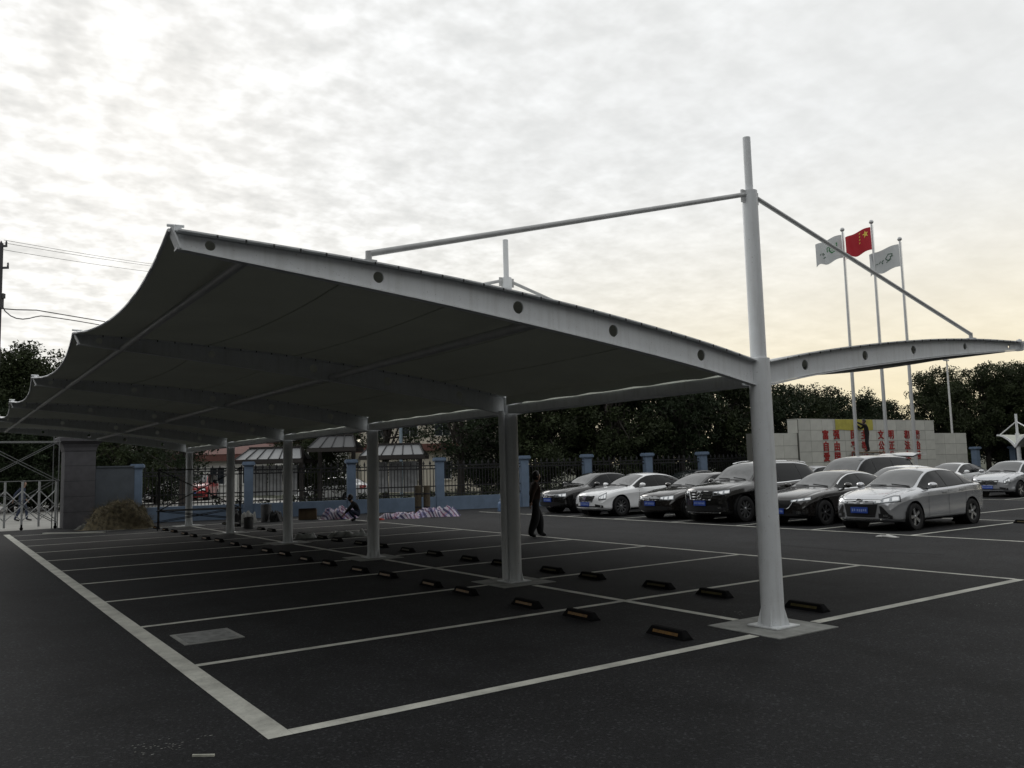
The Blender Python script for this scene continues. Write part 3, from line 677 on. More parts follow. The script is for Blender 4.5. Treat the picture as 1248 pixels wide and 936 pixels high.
        patch('lower_grille', trap(.62, .58, .315, .36), (-1, 0, 0), BLK, .004, 14, 2); pz = .42
        patch('chin_lip', trap(.60, .60, .275, .29), (-1, 0, 0), CHROME, .006, 14, 1)
    elif front == 'c':    # slim grille black sedan
        g = patch('grille', trap(.32, .40, .60, .70), (-1, 0, 0), BLK); bars(g, .32, .40, .60, .70, 2, CHROME, .014); frame(g, .32, .40, .60, .70); emblem(g, 0, .65, .04, 'oval')
        patch('lower_grille', trap(.50, .54, .30, .42), (-1, 0, 0), BLK); pz = .50
    elif front == 'd':    # tall suv grille with star
        g = patch('grille', trap(.38, .46, .66, .90), (-1, 0, 0), BLK); bars(g, .38, .46, .66, .90, 2, CHROME, .026); frame(g, .38, .46, .66, .90, CHROME, .02); emblem(g, 0, .78, .10, 'star')
        patch('lower_grille', trap(.66, .60, .34, .50), (-1, 0, 0), BLK); patch('chin_lip', trap(.64, .66, .285, .31), (-1, 0, 0), CHROME, .006, 14, 1); pz = .56
    elif front == 'e':    # winged chrome underline
        g = patch('grille', trap(.34, .44, .47, .68), (-1, 0, 0), BLK); emblem(g, 0, .61, .06, 'ring')
        pts = [fx(-.56, .66, .012), fx(-.45, .63, .012), fx(-.37, .50, .012)]+[fx(-.3+.1*i, .462, .012) for i in range(7)]+[fx(.37, .50, .012), fx(.45, .63, .012), fx(.56, .66, .012)]
        MB().path(pts, .012, 6).build('chrome_wing', CHROME, g, 60)
        patch('lower_grille', trap(.58, .55, .28, .34), (-1, 0, 0), BLK, .004, 14, 2); pz = .40
    p = fx(0, pz, .015); pl = MB().box(p.x-.01, p.x+.012, -.22, .22, pz-.07, pz+.07).build('number_plate', PLATE, t)
    mk = MB(); rr_ = random.Random(label)
    for i in range(7):
        y = -.17+i*.055+(.02 if i > 1 else 0); mk.box(p.x+.0125, p.x+.014, y-.017, y+.017, pz-.036*rr_.uniform(.6, 1), pz+.036*rr_.uniform(.6, 1))
    stuff(mk.build('plate_marking', PLATEW, pl))
    # bonnet seam and wipers
    for s in (-1, 1):
        patch('bonnet_gap', lambda u, v: (X(lerp(.22, S['cowl']-.05, u)), s*(lerp(.50, .66, u)+.008*v), 3), (0, 0, -1), BLK, .0025, 12, 1)
    wq = [cast((X(S['cowl']+.04), .55, 3), (0, 0, -1), .018), cast((X(S['cowl']+.10), .05, 3), (0, 0, -1), .018)]; MB().path(wq, .008, 5).build('wiper', BLK, t)
    wq = [cast((X(S['cowl']+.04), -.05, 3), (0, 0, -1), .018), cast((X(S['cowl']+.10), -.52, 3), (0, 0, -1), .018)]; MB().path(wq, .008, 5).build('wiper', BLK, t)
    if roofrail:
        for s in (-1, 1):
            pts = [cast((X(q), s*(wt(q)-.03), 3), (0, 0, -1), .035) for q in np.linspace(S['hdr']+.1, S['rhdr']-.05, 12)]
            MB().path(pts, .016, 6).build('roof_rail', CHROME, t, 60)
    if rear:
        patch('roof_antenna', lambda u, v: (X(S['rhdr']-.1+.1*u), -.03+.06*v, 3), (0, 0, -1), BLK, .02, 2, 2)
    ty, rim = wheel_meshes(S['rw'], style)
    for a in ax:
        for s in (-1, 1):
            wq = link('wheel', ty, t, (X(a), s*(Wh-.125), S['rw'])); wq.rotation_euler.z = 0 if s > 0 else math.pi
            link('rim', rim, wq)
    return t
# lamp outlines: lower edge(u), upper edge(u), inner t, outer t (metres along the corner)
HEADS = {
 'a': (lambda u: .645+.05*u, lambda u: .715+.12*min(1, u*1.3), -.30, .32),
 'b': (lambda u: .55+.03*u, lambda u: .68+.13*u, -.06, .20),
 'c': (lambda u: .59+.015*u, lambda u: .71+.05*u, -.27, .20),
 'd': (lambda u: .62+.06*u, lambda u: .74+.045*u, -.24, .27),
 'e': (lambda u: .625+.06*u, lambda u: .69+.075*u, -.24, .30)}
def nosecar(name, label, prof, paint, noseX, y, **kw):
    L = PROFILES[prof]['L']; return car(name, label, prof, paint, (noseX+L/2, y), math.pi+kw.pop('turn', 0), **kw)
GF = 'cars parked nose-out along the aisle'
nosecar('parked_car', 'silver saloon with big lower grille parked at the open end of the front row', 'sedan', 'silver', 11.0, 6.25, style='five', group=GF, front='a')
nosecar('parked_car', 'black saloon with winged chrome grille parked beside the silver saloon', 'lowsedan', 'blackb', 11.15, 8.78, style='seven', group=GF, front='e', chromeline=True)
nosecar('parked_suv', 'big black off-roader with star emblem grille and roof rails', 'suv', 'black', 10.95, 11.32, style='ten', group=GF, front='d', roofrail=True, chromeline=True)
nosecar('parked_car', 'black saloon with slim grille between white saloon and black off-roader', 'lowsedan', 'blackb', 11.1, 13.55, style='five', group=GF, front='c')
nosecar('parked_car', 'white saloon with black shield grille beside black cars', 'lowsedan', 'white', 10.95, 16.55, style='ten', group=GF, front='b')
nosecar('parked_car', 'black saloon nearest the blue fence in the front row, partly behind the walking person', 'sedan', 'black', 11.35, 19.2, style='ten', group=GF, front='c')
G2 = 'cars parked further back'
p = gd(838, 38); car('parked_car', 'dark grey saloon behind the white saloon and slim-grille black saloon', 'coupe', 'grey', (p.x, p.y), math.pi, group=G2, front='c', rear=True)
p = gd(1048, 30); car('parked_van', 'silver people carrier with raised tailgate parked before the lettered wall', 'mpv', 'mpv', (p.x, p.y), math.pi, group=G2, front='c', rimdark=True)
VAN = Vector((p.x, p.y, 0))
p = gd(1097, 27.2); car('parked_car', 'small white car mostly hidden behind the silver saloon', 'sedan', 'white', (p.x, p.y), math.pi, group=G2, front='c', chromeline=True)
p = gd(1158, 38.5); car('parked_car', 'white coupe with dark side windows in front of the end of the lettered wall', 'coupe', 'white', (p.x, p.y), math.pi, group=G2, front='c')
nosecar('parked_car', 'silver saloon facing out near the small distant canopy', 'sedan', 'silver', gd(1204, 34).x, gd(1204, 34).y+.1, group=G2, front='b')
p = gd(985, 36); car('parked_car', 'silver car glimpsed between the black off-roader and the people carrier', 'sedan', 'mpv', (p.x, p.y), math.pi, group=G2, front='c')
# raised tailgate of the people carrier, as a part of it
van = [o for o in col.objects if o.name.startswith('parked_van')][0]
tg = MB(); rows = []
for i in range(7):
    f = i/6; xx = -2.15-1.05*f; zz = 1.80+.10*math.sin(f*2.4)+.02*f
    rows.append([(xx, yy*.78*(1-.06*f), zz-.03*(yy*yy)) for yy in (-1, -.6, -.2, .2, .6, 1)])
tg.grid(rows); tg.grid([[(a, b, c-.05) for a, b, c in r] for r in rows]); tg.build('tailgate', CARC['mpv'], van, 60)

# ------------------------------------------------------------------ boundary fence
fence = thing('boundary_fence', 'long iron railing on a low blue wall with capped blue posts', 'fence', (0, 0, 0))
def picket_mesh():
    b = MB().box(-.014, .014, -.012, .012, .58, 1.92)
    b._a([(-.012, -.012, 1.92), (.012, -.012, 1.92), (.012, .012, 1.92), (-.012, .012, 1.92), (-.048, -.014, 1.985), (.048, -.014, 1.985), (.048, .014, 1.985), (-.048, .014, 1.985), (0, 0, 2.13)],
         [(0, 1, 5, 4), (1, 2, 6, 5), (2, 3, 7, 6), (3, 0, 4, 7), (4, 5, 8), (5, 6, 8), (6, 7, 8), (7, 4, 8)])
    return b.mesh('picket', IRON)
def short_mesh(): return MB().box(-.014, .014, -.012, .012, .58, 1.74).mesh('picket', IRON)
PK, PKS = picket_mesh(), short_mesh()
POST = MB().box(-.17, .17, -.17, .17, 0, 2.06).mesh('post', BLUEP)
CAP = MB().box(-.21, .21, -.21, .21, 2.062, 2.10).box(-.25, .25, -.25, .25, 2.10, 2.20).box(-.22, .22, -.22, .22, 2.20, 2.235).mesh('cap', BLUEP)
dirF = (FB-FA).normalized()
posts = [FA]+[Vector(q) for q in ((2.94, 27.79), (6.83, 26.66), (10.43, 25.62), (14.11, 24.55), (17.02, 23.70), (19.97, 22.84), (22.77, 22.03))]
d2 = (FC-FB).normalized(); posts += [FB+d2*k for k in (3.6, 7.3, 11, 14.7, 18.4, 22.1, 26.2)]
for i, P in enumerate(posts):
    dd = dirF if i < 8 else d2; rz = math.atan2(dd.y, dd.x)
    po = link('post', POST, fence, (P.x, P.y, 0), rz); link('cap', CAP, po)
    if i == len(posts)-1: break
    Q = posts[i+1]; dd = (Q-P).normalized(); rz = math.atan2(dd.y, dd.x); Ln = (Q-P).length
    MB().box(.175, Ln-.175, -.12, .12, 0, .57).build('plinth_wall', BLUEP, fence, loc=(P.x, P.y, 0)).rotation_euler.z = rz
    if i > 10: continue
    r = MB()
    for z in (.68, 1.02, 1.76, 1.90): r.box(.18, Ln-.18, -.014, .014, z-.024, z+.024)
    nsc = int((Ln-.4)/.28)
    for k in range(nsc):
        xc = .2+(k+.5)*(Ln-.4)/nsc
        r.path([(xc+.05*math.cos(a), 0, 1.83+.05*math.sin(a)) for a in [j*math.pi/4 for j in range(9)]], .012, 4)
    pan = r.build('railing', IRON, fence, loc=(P.x, P.y, 0)); pan.rotation_euler.z = rz
    n = int((Ln-.4)/.135)
    for k in range(n):
        link('picket', PK if k % 2 == 0 else PKS, pan, (.2+(k+.5)*(Ln-.4)/n, 0, 0))

# ------------------------------------------------------------------ gate, pillar, side wall on the left
pc = gp(96, 643); 
pil = thing('gate_pillar', 'tall grey clad gate pillar with wide moulded cap beside sliding gate', 'pillar', (pc.x, pc.y+.5, 0))
MB().box(-.5, .5, -.5, .5, 0, 2.72).build('shaft', PILG, pil)
for z in (.55, 1.1, 1.65, 2.2): MB().box(-.503, .503, -.503, .503, z, z+.012).build('cladding_joint', DARKST, pil)
cpg = MB()
cpg.grid([[(a_*w_, b_*w_, z_) for a_, b_ in ((-1, -1), (1, -1), (1, 1), (-1, 1))] for w_, z_ in ((.5, 2.722), (.52, 2.74), (.54, 2.86), (.60, 2.98), (.70, 3.06), (.74, 3.09), (.74, 3.20), (.70, 3.24), (.01, 3.26))], 0, True)
cpg.build('cap', PILG, pil)
wl = thing('screen_wall', 'dull blue rendered wall between gate pillar and iron fence', 'wall', (pc.x+.5, pc.y+.45, 0), math.atan2(FA.y-pc.y-.45, FA.x-pc.x-.5))
ln = (Vector((FA.x, FA.y))-Vector((pc.x+.5, pc.y+.45))).length
MB().box(0.02, ln-.18, -.12, .12, 0, 2.12).build('wall_face', BLUED, wl); MB().box(0.02, ln-.18, -.16, .16, 2.12, 2.18).build('coping', BLUED, wl)
gx = pc.x-.62; gy = pc.y+.3
gate = thing('sliding_gate', 'grey metal concertina gate drawn across the entrance', 'gate', (gx, gy, 0), math.pi)
STEELG = mat('galvanised_steel', (.45, .46, .46), .45, metal=.3, var=.15, vscale=10)
bar = MB().box(-.032, .032, -.05, .05, .10, 1.68).mesh('upright', STEELG)
foot = MB().lathe([(0, -.02), (.055, -.02), (.055, .02), (0, .02)], 12, (0, 0, .055), 'y').box(-.03, .03, -.06, .06, .08, .2).mesh('castor', RUB)
for k in range(22):
    u = link('upright', bar, gate, (.1+k*.52, 0, 0))
    if k % 2 == 0: link('castor', foot, u)
lat = MB().tube((0, -.03, .82), (.52, -.03, 1.38), .019, n=6).tube((.52, .03, .82), (0, .03, 1.38), .019, n=6).tube((0, -.03, .32), (.52, -.03, .86), .017, n=6).tube((.52, .03, .32), (0, .03, .86), .017, n=6).mesh('lattice', STEELG)
for k in range(21): link('lattice', lat, gate, (.1+k*.52, 0, 0))
kb = MB().box(-2.1, 0, -.06, .06, 0, .035).build('kerb_bar', mat('white_painted_bar', (.55, .55, .5), .6), None, loc=gp(128, 649.5)); kb.rotation_euler.z = math.atan2((gp(128, 649.5)-gp(48, 651)).y, (gp(128, 649.5)-gp(48, 651)).x)
tag(kb, 'white painted bar lying on tarmac before the gate pillar', 'bar')

# scaffolds
def scaffold(label, loc, rz, w, d, h, m_, lifts, brace=True, r=.022):
    t = thing('scaffold', label, 'scaffold', loc, rz)
    for x in (0, w):
        for y in (0, d): MB().tube((x, y, 0), (x, y, h), r, n=8).build('upright', m_, t, 40)
    for z in lifts:
        for y in (0, d): MB().tube((-.05, y, z), (w+.05, y, z), r*.9, n=8).build('ledger', m_, t, 40)
        for x in (0, w): MB().tube((x, 0, z), (x, d, z), r*.9, n=8).build('transom', m_, t, 40)
    if brace:
        for a, b in zip([.25]+list(lifts[:-1]), lifts):
            for y in (0, d):
                MB().tube((0, y+.03, a), (w, y+.03, b), r*.7, n=6).build('cross_brace', m_, t, 40)
                MB().tube((w, y-.03, a), (0, y-.03, b), r*.7, n=6).build('cross_brace', m_, t, 40)
    return t
q = gp(66, 645); scaffold('galvanised tube scaffold standing inside the entrance beside the gate pillar', (q.x-2.3, q.y-.6, 0), R(4), 2.35, 1.0, 3.9, mat('weathered_tube', (.13, .135, .135), .6), (1.7, 3.05), True, .018)
q = gp(192, 647); scaffold('dark steel frame scaffold standing under the far end of the canopy', (q.x, q.y, 0), R(-14), 2.55, .9, 2.0, DARKST, (.62, 1.95), True, .018)

# ------------------------------------------------------------------ lettered wall, flags
WL, WR = dp(972, 511, 40), dp(1137, 513, 46); WZ = (WL.z+WR.z)/2
wdir = Vector((WR.x-WL.x, WR.y-WL.y)).normalized(); wrz = math.atan2(wdir.y, wdir.x); wlen = math.hypot(WR.x-WL.x, WR.y-WL.y)
lw = thing('slogan_wall', 'long pale stone tiled wall with red Chinese lettering and lower wings', 'wall', (WL.x, WL.y, 0), wrz)
core = mat('wall_joint', (.10, .10, .09), .9); TILE = mat('beige_stone_tile', (.50, .50, .455), .7, var=.10, vscale=1.5, bump=.1, bscale=20)
TILE2 = mat('beige_stone_tile_dark', (.45, .45, .41), .7, var=.10, vscale=1.5, bump=.1, bscale=20)
wingz = WZ-.66
MB().box(0, wlen, 0, .6, 0, WZ-.01).build('core', core, lw)
MB().box(-3.0, -.002, .1, .55, 0, wingz-.01).build('core', core, lw); MB().box(wlen+.002, wlen+3.3, .1, .55, 0, wingz-.01).build('core', core, lw)
def tiles(x0, x1, yf, ztp, nc, nr, hh):
    wv = (x1-x0)/nc; tm = MB().box(.008, wv-.008, -.03, -.001, .007, hh-.007)
    ms = [tm.mesh('tile', TILE), tm.mesh('tile', TILE2)]
    for c in range(nc):
        for r_ in range(nr):
            z = ztp-(r_+1)*hh
            if z < 0: continue
            link('tile', ms[(c*7+r_*3+(c*r_) % 5) % 3 == 0], lw, (x0+c*wv, yf, z))
HH = WZ/7
tiles(0, wlen, 0, WZ, 13, 7, HH); tiles(-3.0, -.01, .1, wingz, 3, 5, wingz/5); tiles(wlen+.01, wlen+3.3, .1, wingz, 3, 5, wingz/5)
side_t = MB().box(-.03, -.001, .02, .6, wingz, WZ-.02).build('tile', TILE, lw)
MB().box(-.03, wlen+.03, -.03, .62, WZ, WZ+.03).build('coping', TILE, lw)
def u_on_wall(px):     # distance along the wall under a pixel column
    r_ = ray(px, 535); a = Vector((r_.x, r_.y)); c = Vector((CAM.x, CAM.y)); o = Vector((WL.x, WL.y))
    M2 = Matrix(((a.x, -wdir.x), (a.y, -wdir.y))); return (M2.inverted() @ (o-c))[1]
REDT = mat('red_lettering', (.30, .018, .016), .5)
def glyph(ch, size):
    cu = bpy.data.curves.new('glyph', 'FONT'); cu.body = ch; cu.size = size; cu.extrude = .015; cu.offset = size*.022; cu.align_x = 'CENTER'; cu.align_y = 'CENTER'; cu.resolution_u = 2
    o = bpy.data.objects.new('glyph', cu); col.objects.link(o)
    dg = bpy.context.evaluated_depsgraph_get(); me = bpy.data.meshes.new_from_object(o.evaluated_get(dg)); bpy.data.objects.remove(o)
    me.materials.clear(); me.materials.append(REDT)
    vs_ = [v.co for v in me.vertices]
    if vs_:
        cx = (max(v.x for v in vs_)+min(v.x for v in vs_))/2; cy = (max(v.y for v in vs_)+min(v.y for v in vs_))/2
        me.transform(Matrix.Translation((-cx, -cy, 0)))
    return me
TXT = ['富强民主文明和谐', '自由平等公正法治', '爱国敬业诚信友善']
PX = [1005.5, 1018.8, 1039.5, 1052.5, 1073, 1085.5, 1104.5, 1117]
for r_, row in enumerate(TXT):
    for c, ch in enumerate(row):
        u = u_on_wall(PX[c]); z = WZ-HH*(1.5+r_)+(.04 if r_ == 0 else 0)
        o = link('letter', glyph(ch, HH*.93), lw, (u, -.046, z)); o.rotation_euler = (math.pi/2, 0, 0)
u0, u1 = u_on_wall(1018), u_on_wall(1064)
bn = MB(); rows = []
for i in range(15):
    u = u0+(u1-u0)*i/14; rows.append([(u, -.05-.012*math.sin(i*1.7), WZ-HH*.98+.02*math.sin(i*.9)), (u, -.05-.008*math.sin(i*1.3+1), WZ-HH*.5), (u, -.05-.01*math.sin(i*2.1), WZ+.02)])
bo = bn.grid(rows).build('yellow_banner', mat('yellow_cloth', (.40, .36, .07), .8, var=.15, vscale=3), None, 180); bo.location = (WL.x, WL.y, 0); bo.rotation_euler.z = wrz
tag(bo, 'blank yellow banner hung along the top of the lettered wall', 'banner')
# trestle in front of the wall for the worker
uw = u_on_wall(1047); wp = Vector((WL.x, WL.y, 0))+Vector((wdir.x, wdir.y, 0))*uw+Vector((wdir.y, -wdir.x, 0))*.75
tr = scaffold('work trestle with plank platform against the lettered wall', (wp.x, wp.y, 0), wrz, 1.6, .55, 1.98, STEELG, (.7, 1.96))
tr.location = (wp.x-wdir.x*.8, wp.y-wdir.y*.8, 0); MB().box(-.1, 1.7, -.05, .6, 1.985, 2.03).build('plank', mat('plank_wood', (.2, .15, .09), .8, var=.2), tr)

def flagpole(label, px, topy, depth):
    b = gd(px, depth); tz = dp(px, topy, depth).z
    # base is found so that the vertical pole passes under the top pixel
    t = thing('flagpole', label, 'flagpole', (b.x, b.y, 0), 0, 'flagpoles before the lettered wall')
    pm = mat('pole_steel', (.52, .53, .53), .35, metal=.4)
    MB().tube((0, 0, .15), (0, 0, tz*.5), .085, .065, 14).tube((0, 0, tz*.5), (0, 0, tz-.1), .058, .04, 14).build('pole', pm, t, 40)
    MB().lathe([(0, 0), (.06, .02), (.10, .07), (.10, .13), (.06, .18), (0, .2)], 12, (0, 0, tz-.12)).build('finial', pm, t, 60)
    MB().lathe([(0, 0), (.3, 0), (.3, .12), (.14, .15), (.09, .3), (0, .3)], 16, (0, 0, 0)).build('base', CONC, t, 40)
    MB().tube((.10, -.03, 1.2), (.07, -.03, tz-.15), .008, n=5).build('halyard', pm, t)
    return t, tz
def flag(label, pole, tz, mt, w, h, droop, decor):
    t = thing('flag', label, 'flag', pole.location, math.atan2(-RT.y, -RT.x)+R(-14))
    def S(u, v):    # u from hoist to fly, v from top to bottom
        x = .05+u*w*(.96-.1*u); wave = .17*math.sin(u*7.0+v*1.4)*(.25+u); z = tz-.25-v*h-droop*(u**1.25)+.10*math.sin(u*8.5+.8)*u*(.4+.6*v)
        return Vector((x, wave, z))
    g = MB().grid([[S(i/26, j/12) for i in range(27)] for j in range(13)]); g.build('cloth', mt, t, 180)
    for nm, pts, dm in decor:
        for side_ in (-1, 1):
            b = MB()
            for poly in pts:
                vv = []
                for u, v in poly:
                    p0 = S(u, v); e = 1e-3; nn = (S(u+e, v)-p0).cross(S(u, v+e)-p0).normalized(); vv.append(p0+nn*.012*side_)
                b._a(vv, [tuple(range(len(vv)))])
            b.build(nm, dm, t)
    return t
def star(cu, cv, r, rot, asp):
    return [(cu+(r if k % 2 == 0 else r*.42)*math.sin(rot+k*math.pi/5)*asp, cv-(r if k % 2 == 0 else r*.42)*math.cos(rot+k*math.pi/5)) for k in range(10)]
def stroke(pts, w, asp=.66):
    out = []
    for (a, b), (c, d) in zip(pts[:-1], pts[1:]):
        dx, dy = (c-a)/asp, d-b; l_ = math.hypot(dx, dy) or 1; nx, ny = -dy/l_*w*asp, dx/l_*w
        out.append([(a+nx, b+ny), (c+nx, d+ny), (c-nx, d-ny), (a-nx, b-ny)])
    return out
FRED = mat('flag_red', (.42, .018, .03), .7); FWHT = mat('flag_white', (.55, .57, .57), .75, var=.05); FYEL = mat('flag_yellow', (.75, .55, .10), .7); FGRN = mat('flag_green', (.04, .20, .07), .7); FDGR = mat('flag_dark_green', (.06, .12, .08), .7)
pA, zA = flagpole('flagpole flying the white flag with green outlined emblem', 1045.5, 271, 37.0)
pB, zB = flagpole('tallest flagpole, flying the red flag', 1082.5, 261, 36.6)
pC, zC = flagpole('flagpole flying the white flag with small dark green lettering', 1116.5, 283, 36.4)
flag('red national flag with five yellow stars', pB, zB, FRED, 1.30, 1.05, .42, [('large_star', [star(.20, .26, .17, .2, .66)], FYEL), ('small_star', [star(.40, .12+.13*i, .05, .3*i, .66) for i in range(4)], FYEL)])
eA = stroke([(.18, .32), (.38, .25), (.45, .45), (.36, .62), (.20, .60), (.18, .32)], .022)+stroke([(.40, .30), (.52, .32), (.50, .50)], .018)
flag('white flag with green outlined emblem and short lettering', pA, zA, FWHT, 1.36, 1.08, .40, [('green_emblem', eA, FGRN), ('emblem_fill', [[(.22, .37), (.36, .33), (.40, .46), (.34, .55), (.23, .54)]], mat('flag_pale_green', (.40, .58, .42), .7)),
   ('lettering', stroke([(.62, .55), (.70, .50), (.68, .62)], .02)+stroke([(.76, .52), (.82, .60)], .02)+stroke([(.58, .66), (.68, .74)], .018), FDGR)])
eC = stroke([(.22, .36), (.34, .30), (.42, .44), (.34, .58), (.26, .48), (.22, .36)], .018)+stroke([(.26, .56), (.40, .62)], .016)+stroke([(.20, .46), (.30, .44)], .015)
flag('white flag with small dark green emblem and line of lettering', pC, zC, FWHT, 1.5, 1.02, .42, [('green_emblem', eC, FDGR), ('lettering', stroke([(.48, .44), (.54, .52), (.50, .60)], .018)+stroke([(.57, .46), (.63, .56)], .018)+stroke([(.66, .55), (.80, .62)], .015), FDGR)])

# lamp post behind the wall
q = gd(1163.5, 52); lp = thing('lamp_post', 'slim white street lamp post rising behind the lettered wall', 'lamp post', (q.x, q.y, 0)); zt_ = dp(1160, 442, 52).z
MB().tube((0, 0, 0), (0, 0, zt_), .075, .05, 12).build('post', mat('lamp_white', (.6, .6, .58), .5), lp, 40); MB().tube((0, 0, zt_-.04), (-.55, -.3, zt_+.16), .035, .03, 8).build('arm', MATS['lamp_white'], lp, 40)
MB().box(-.85, -.45, -.40, -.22, zt_+.12, zt_+.20).build('lamp_head', MATS['lamp_white'], lp)

# ------------------------------------------------------------------ distant small canopy on the right
q = gd(1243, 45)
dc = thing('parking_canopy', 'small pale butterfly canopy in the distance by the trees', 'canopy', (q.x, q.y, 0), R(-126))
MB().tube((0, 0, 0), (0, 0, 3.0), .12, n=16).tube((0, 0, 3.0), (0, 0, 4.1), .075, n=12).build('column', WHITE, dc, 40)
rows = []; rowb = []
for i in range(25):
    x = -2.0+4.0*i/24; z = 2.35+.62*(1-(1-abs(x)/2.0)**2)
    rows.append([(x, -.2+j*1.1, z+.02-.05*math.sin(j*1.57)) for j in range(9)])
    rowb.append([(x, -.2+j*1.1, z-.10*(1-abs(x)/2.0)-.05) for j in range(9)])
mbx = MB(); mbx.grid(rows, 0); mbx.grid(rowb, 1); mbx.build('membrane', [MEMB, MEMB], dc, 60); dc.scale = (.85, .85, .95)
for s in (-1, 1):
    MB().tube((s*.05, 0, 3.65), (s*1.95, 0, 2.98), .035, n=8).build('stay_rod', WHITE, dc, 40)
    bb = MB(); bb.grid([[(s*(2.0*i/12), -.22, 2.37+.62*(1-(1-i/12)**2)), (s*(2.0*i/12), -.22, 2.16+.74*(1-(1-i/12)**2)), (s*(2.0*i/12), -.16, 2.16+.74*(1-(1-i/12)**2)), (s*(2.0*i/12), -.16, 2.37+.62*(1-(1-i/12)**2))] for i in range(13)], 0, True); bb.build('beam', WHITE, dc)

# ------------------------------------------------------------------ utility pole and cables
q = gd(-8, 42); up = thing('utility_pole', 'dark utility pole with crossarms and looping cables beyond the gate', 'utility pole', (q.x, q.y, 0), math.atan2(RT.y, RT.x)); ptz = dp(-8, 289, 42).z
PD = mat('pole_concrete_dark', (.05, .05, .055), .8)
MB().tube((0, 0, 0), (0, 0, ptz), .17, .11, 12).build('pole', PD, up, 40)
for dz, w in ((.1, .30), (1.25, .42)):
    MB().box(-w, w, -.05, .05, ptz-dz-.10, ptz-dz).build('crossarm', PD, up)
    for x in (-w+.03, w-.03, 0): MB().lathe([(0, 0), (.04, 0), (.055, .06), (.03, .10), (.055, .14), (.02, .22), (0, .24)], 10, (x, 0, ptz-dz)).build('insulator', PD, up, 60)
MB().box(-.16, .16, -.14, .14, ptz-3.4, ptz-2.7).box(-.1, .26, -.1, .1, ptz-2.9, ptz-2.65).build('junction_box', PD, up)
q2 = gd(330, 75)
def cable(pts, r, lab):
    b = MB(); n = len(pts); b.path(pts, r, 5); o = b.build('overhead_cable', BLK, None); return tag(o, lab, 'cable', 'overhead cables from the utility pole')
def sagline(a, b, s, n=24): return [Vector(a).lerp(Vector(b), i/n)-Vector((0, 0, s*4*(i/n)*(1-i/n))) for i in range(n+1)]
P0 = Vector(up.location)
for k, (pxy, pxy2, lab) in enumerate((((5, 292.5), (191, 318.5), 'thin upper overhead wire running behind the canopy'), ((5, 296), (191, 321), 'thin second overhead wire just under the upper one'), ((2, 304), (189, 328), 'thin lower wire of the three near the pole top'))):
    a, b = dp(*pxy, 41.8), dp(*pxy2, 62); e = a+(b-a)*2.2; cable(sagline(a, e, .25), .012, lab)
a, b = dp(0, 376, 41.8), dp(45, 378, 44); c, d_ = dp(128, 392, 52), dp(220, 412, 62); cable([a, dp(20, 377.5, 42.6), b]+[b.lerp(c, i/6) for i in range(1, 7)]+[d_], .03, 'thick black overhead cable slung low from the pole')
loop = [dp(x, y, 41.8+max(0, x-40)*.12) for x, y in ((0, 362), (2, 371), (6, 379), (13, 385), (20, 388), (28, 389), (36, 388), (44, 386), (50, 385), (60, 386), (90, 390.5), (122, 396), (220, 415))]; cable(loop, .028, 'black cable hanging in a drooping loop from the pole')

# ------------------------------------------------------------------ buildings beyond the fence
CREAM = mat('cream_render', (.52, .48, .40), .85, var=.08, vscale=1); WHT = mat('white_render', (.60, .60, .57), .85, var=.08, vscale=1)
ROOFR = mat('red_clay_roof', (.11, .045, .036), .8, var=.2, vscale=5); WGL = mat('window_glass', (.02, .025, .03), .08, ior=1.6); WFR = mat('window_frame', (.45, .45, .44), .6)
view_rz = math.atan2(RT.y, RT.x)
def building(label, px0, px1, depth, floors, fh, wm_, deep=8, nwin=5, name='house'):
    a, b = gd(px0, depth), gd(px1, depth); w = (b-a).length; t = thing(name, label, 'building', (a.x, a.y, 0), math.atan2((b-a).y, (b-a).x)); h = floors*fh
    MB().box(0, w, 0, deep, 0, h).build('wall', wm_, t)
    for f in range(floors):
        MB().prism([(-.5, f*fh+fh-.15), (w+.5, f*fh+fh-.15), (w+.4, f*fh+fh+.38), (-.4, f*fh+fh+.38)], -.75, -.002).build('eave', ROOFR, t)
        for k in range(nwin):
            xc = (k+.5)*w/nwin; wn = MB().box(xc-.62, xc+.62, -.04, -.001, f*fh+.95, f*fh+2.35).build('window', WFR, t)
            for s in (-1, 1): MB().box(xc+s*.295-.27, xc+s*.295+.27, -.055, -.041, f*fh+1.0, f*fh+2.30).build('pane', WGL, wn)
            MB().box(xc-.7, xc+.7, -.12, -.001, f*fh+.86, f*fh+.95).build('sill', wm_, t)
    n = 10
    rf = MB(); rf._a([(-.6, -.8, h+.38), (w+.6, -.8, h+.38), (w-.6, deep/2, h+1.8), (.6, deep/2, h+1.8), (-.6, deep+.8, h+.38), (w+.6, deep+.8, h+.38)], [(0, 1, 2, 3), (3, 2, 5, 4), (0, 3, 4), (1, 5, 2)]); rf.build('roof', ROOFR, t)
    return t
building('cream two-storey building with red eaves behind the trees', 440, 640, 64, 2, 3.3, CREAM, nwin=5)
building('low white building with red roof beyond the road', 165, 325, 68, 1, 3.0, WHT, nwin=4)
building('white rendered house behind the notice shelters', 335, 425, 66, 1, 4.2, WHT, nwin=2)

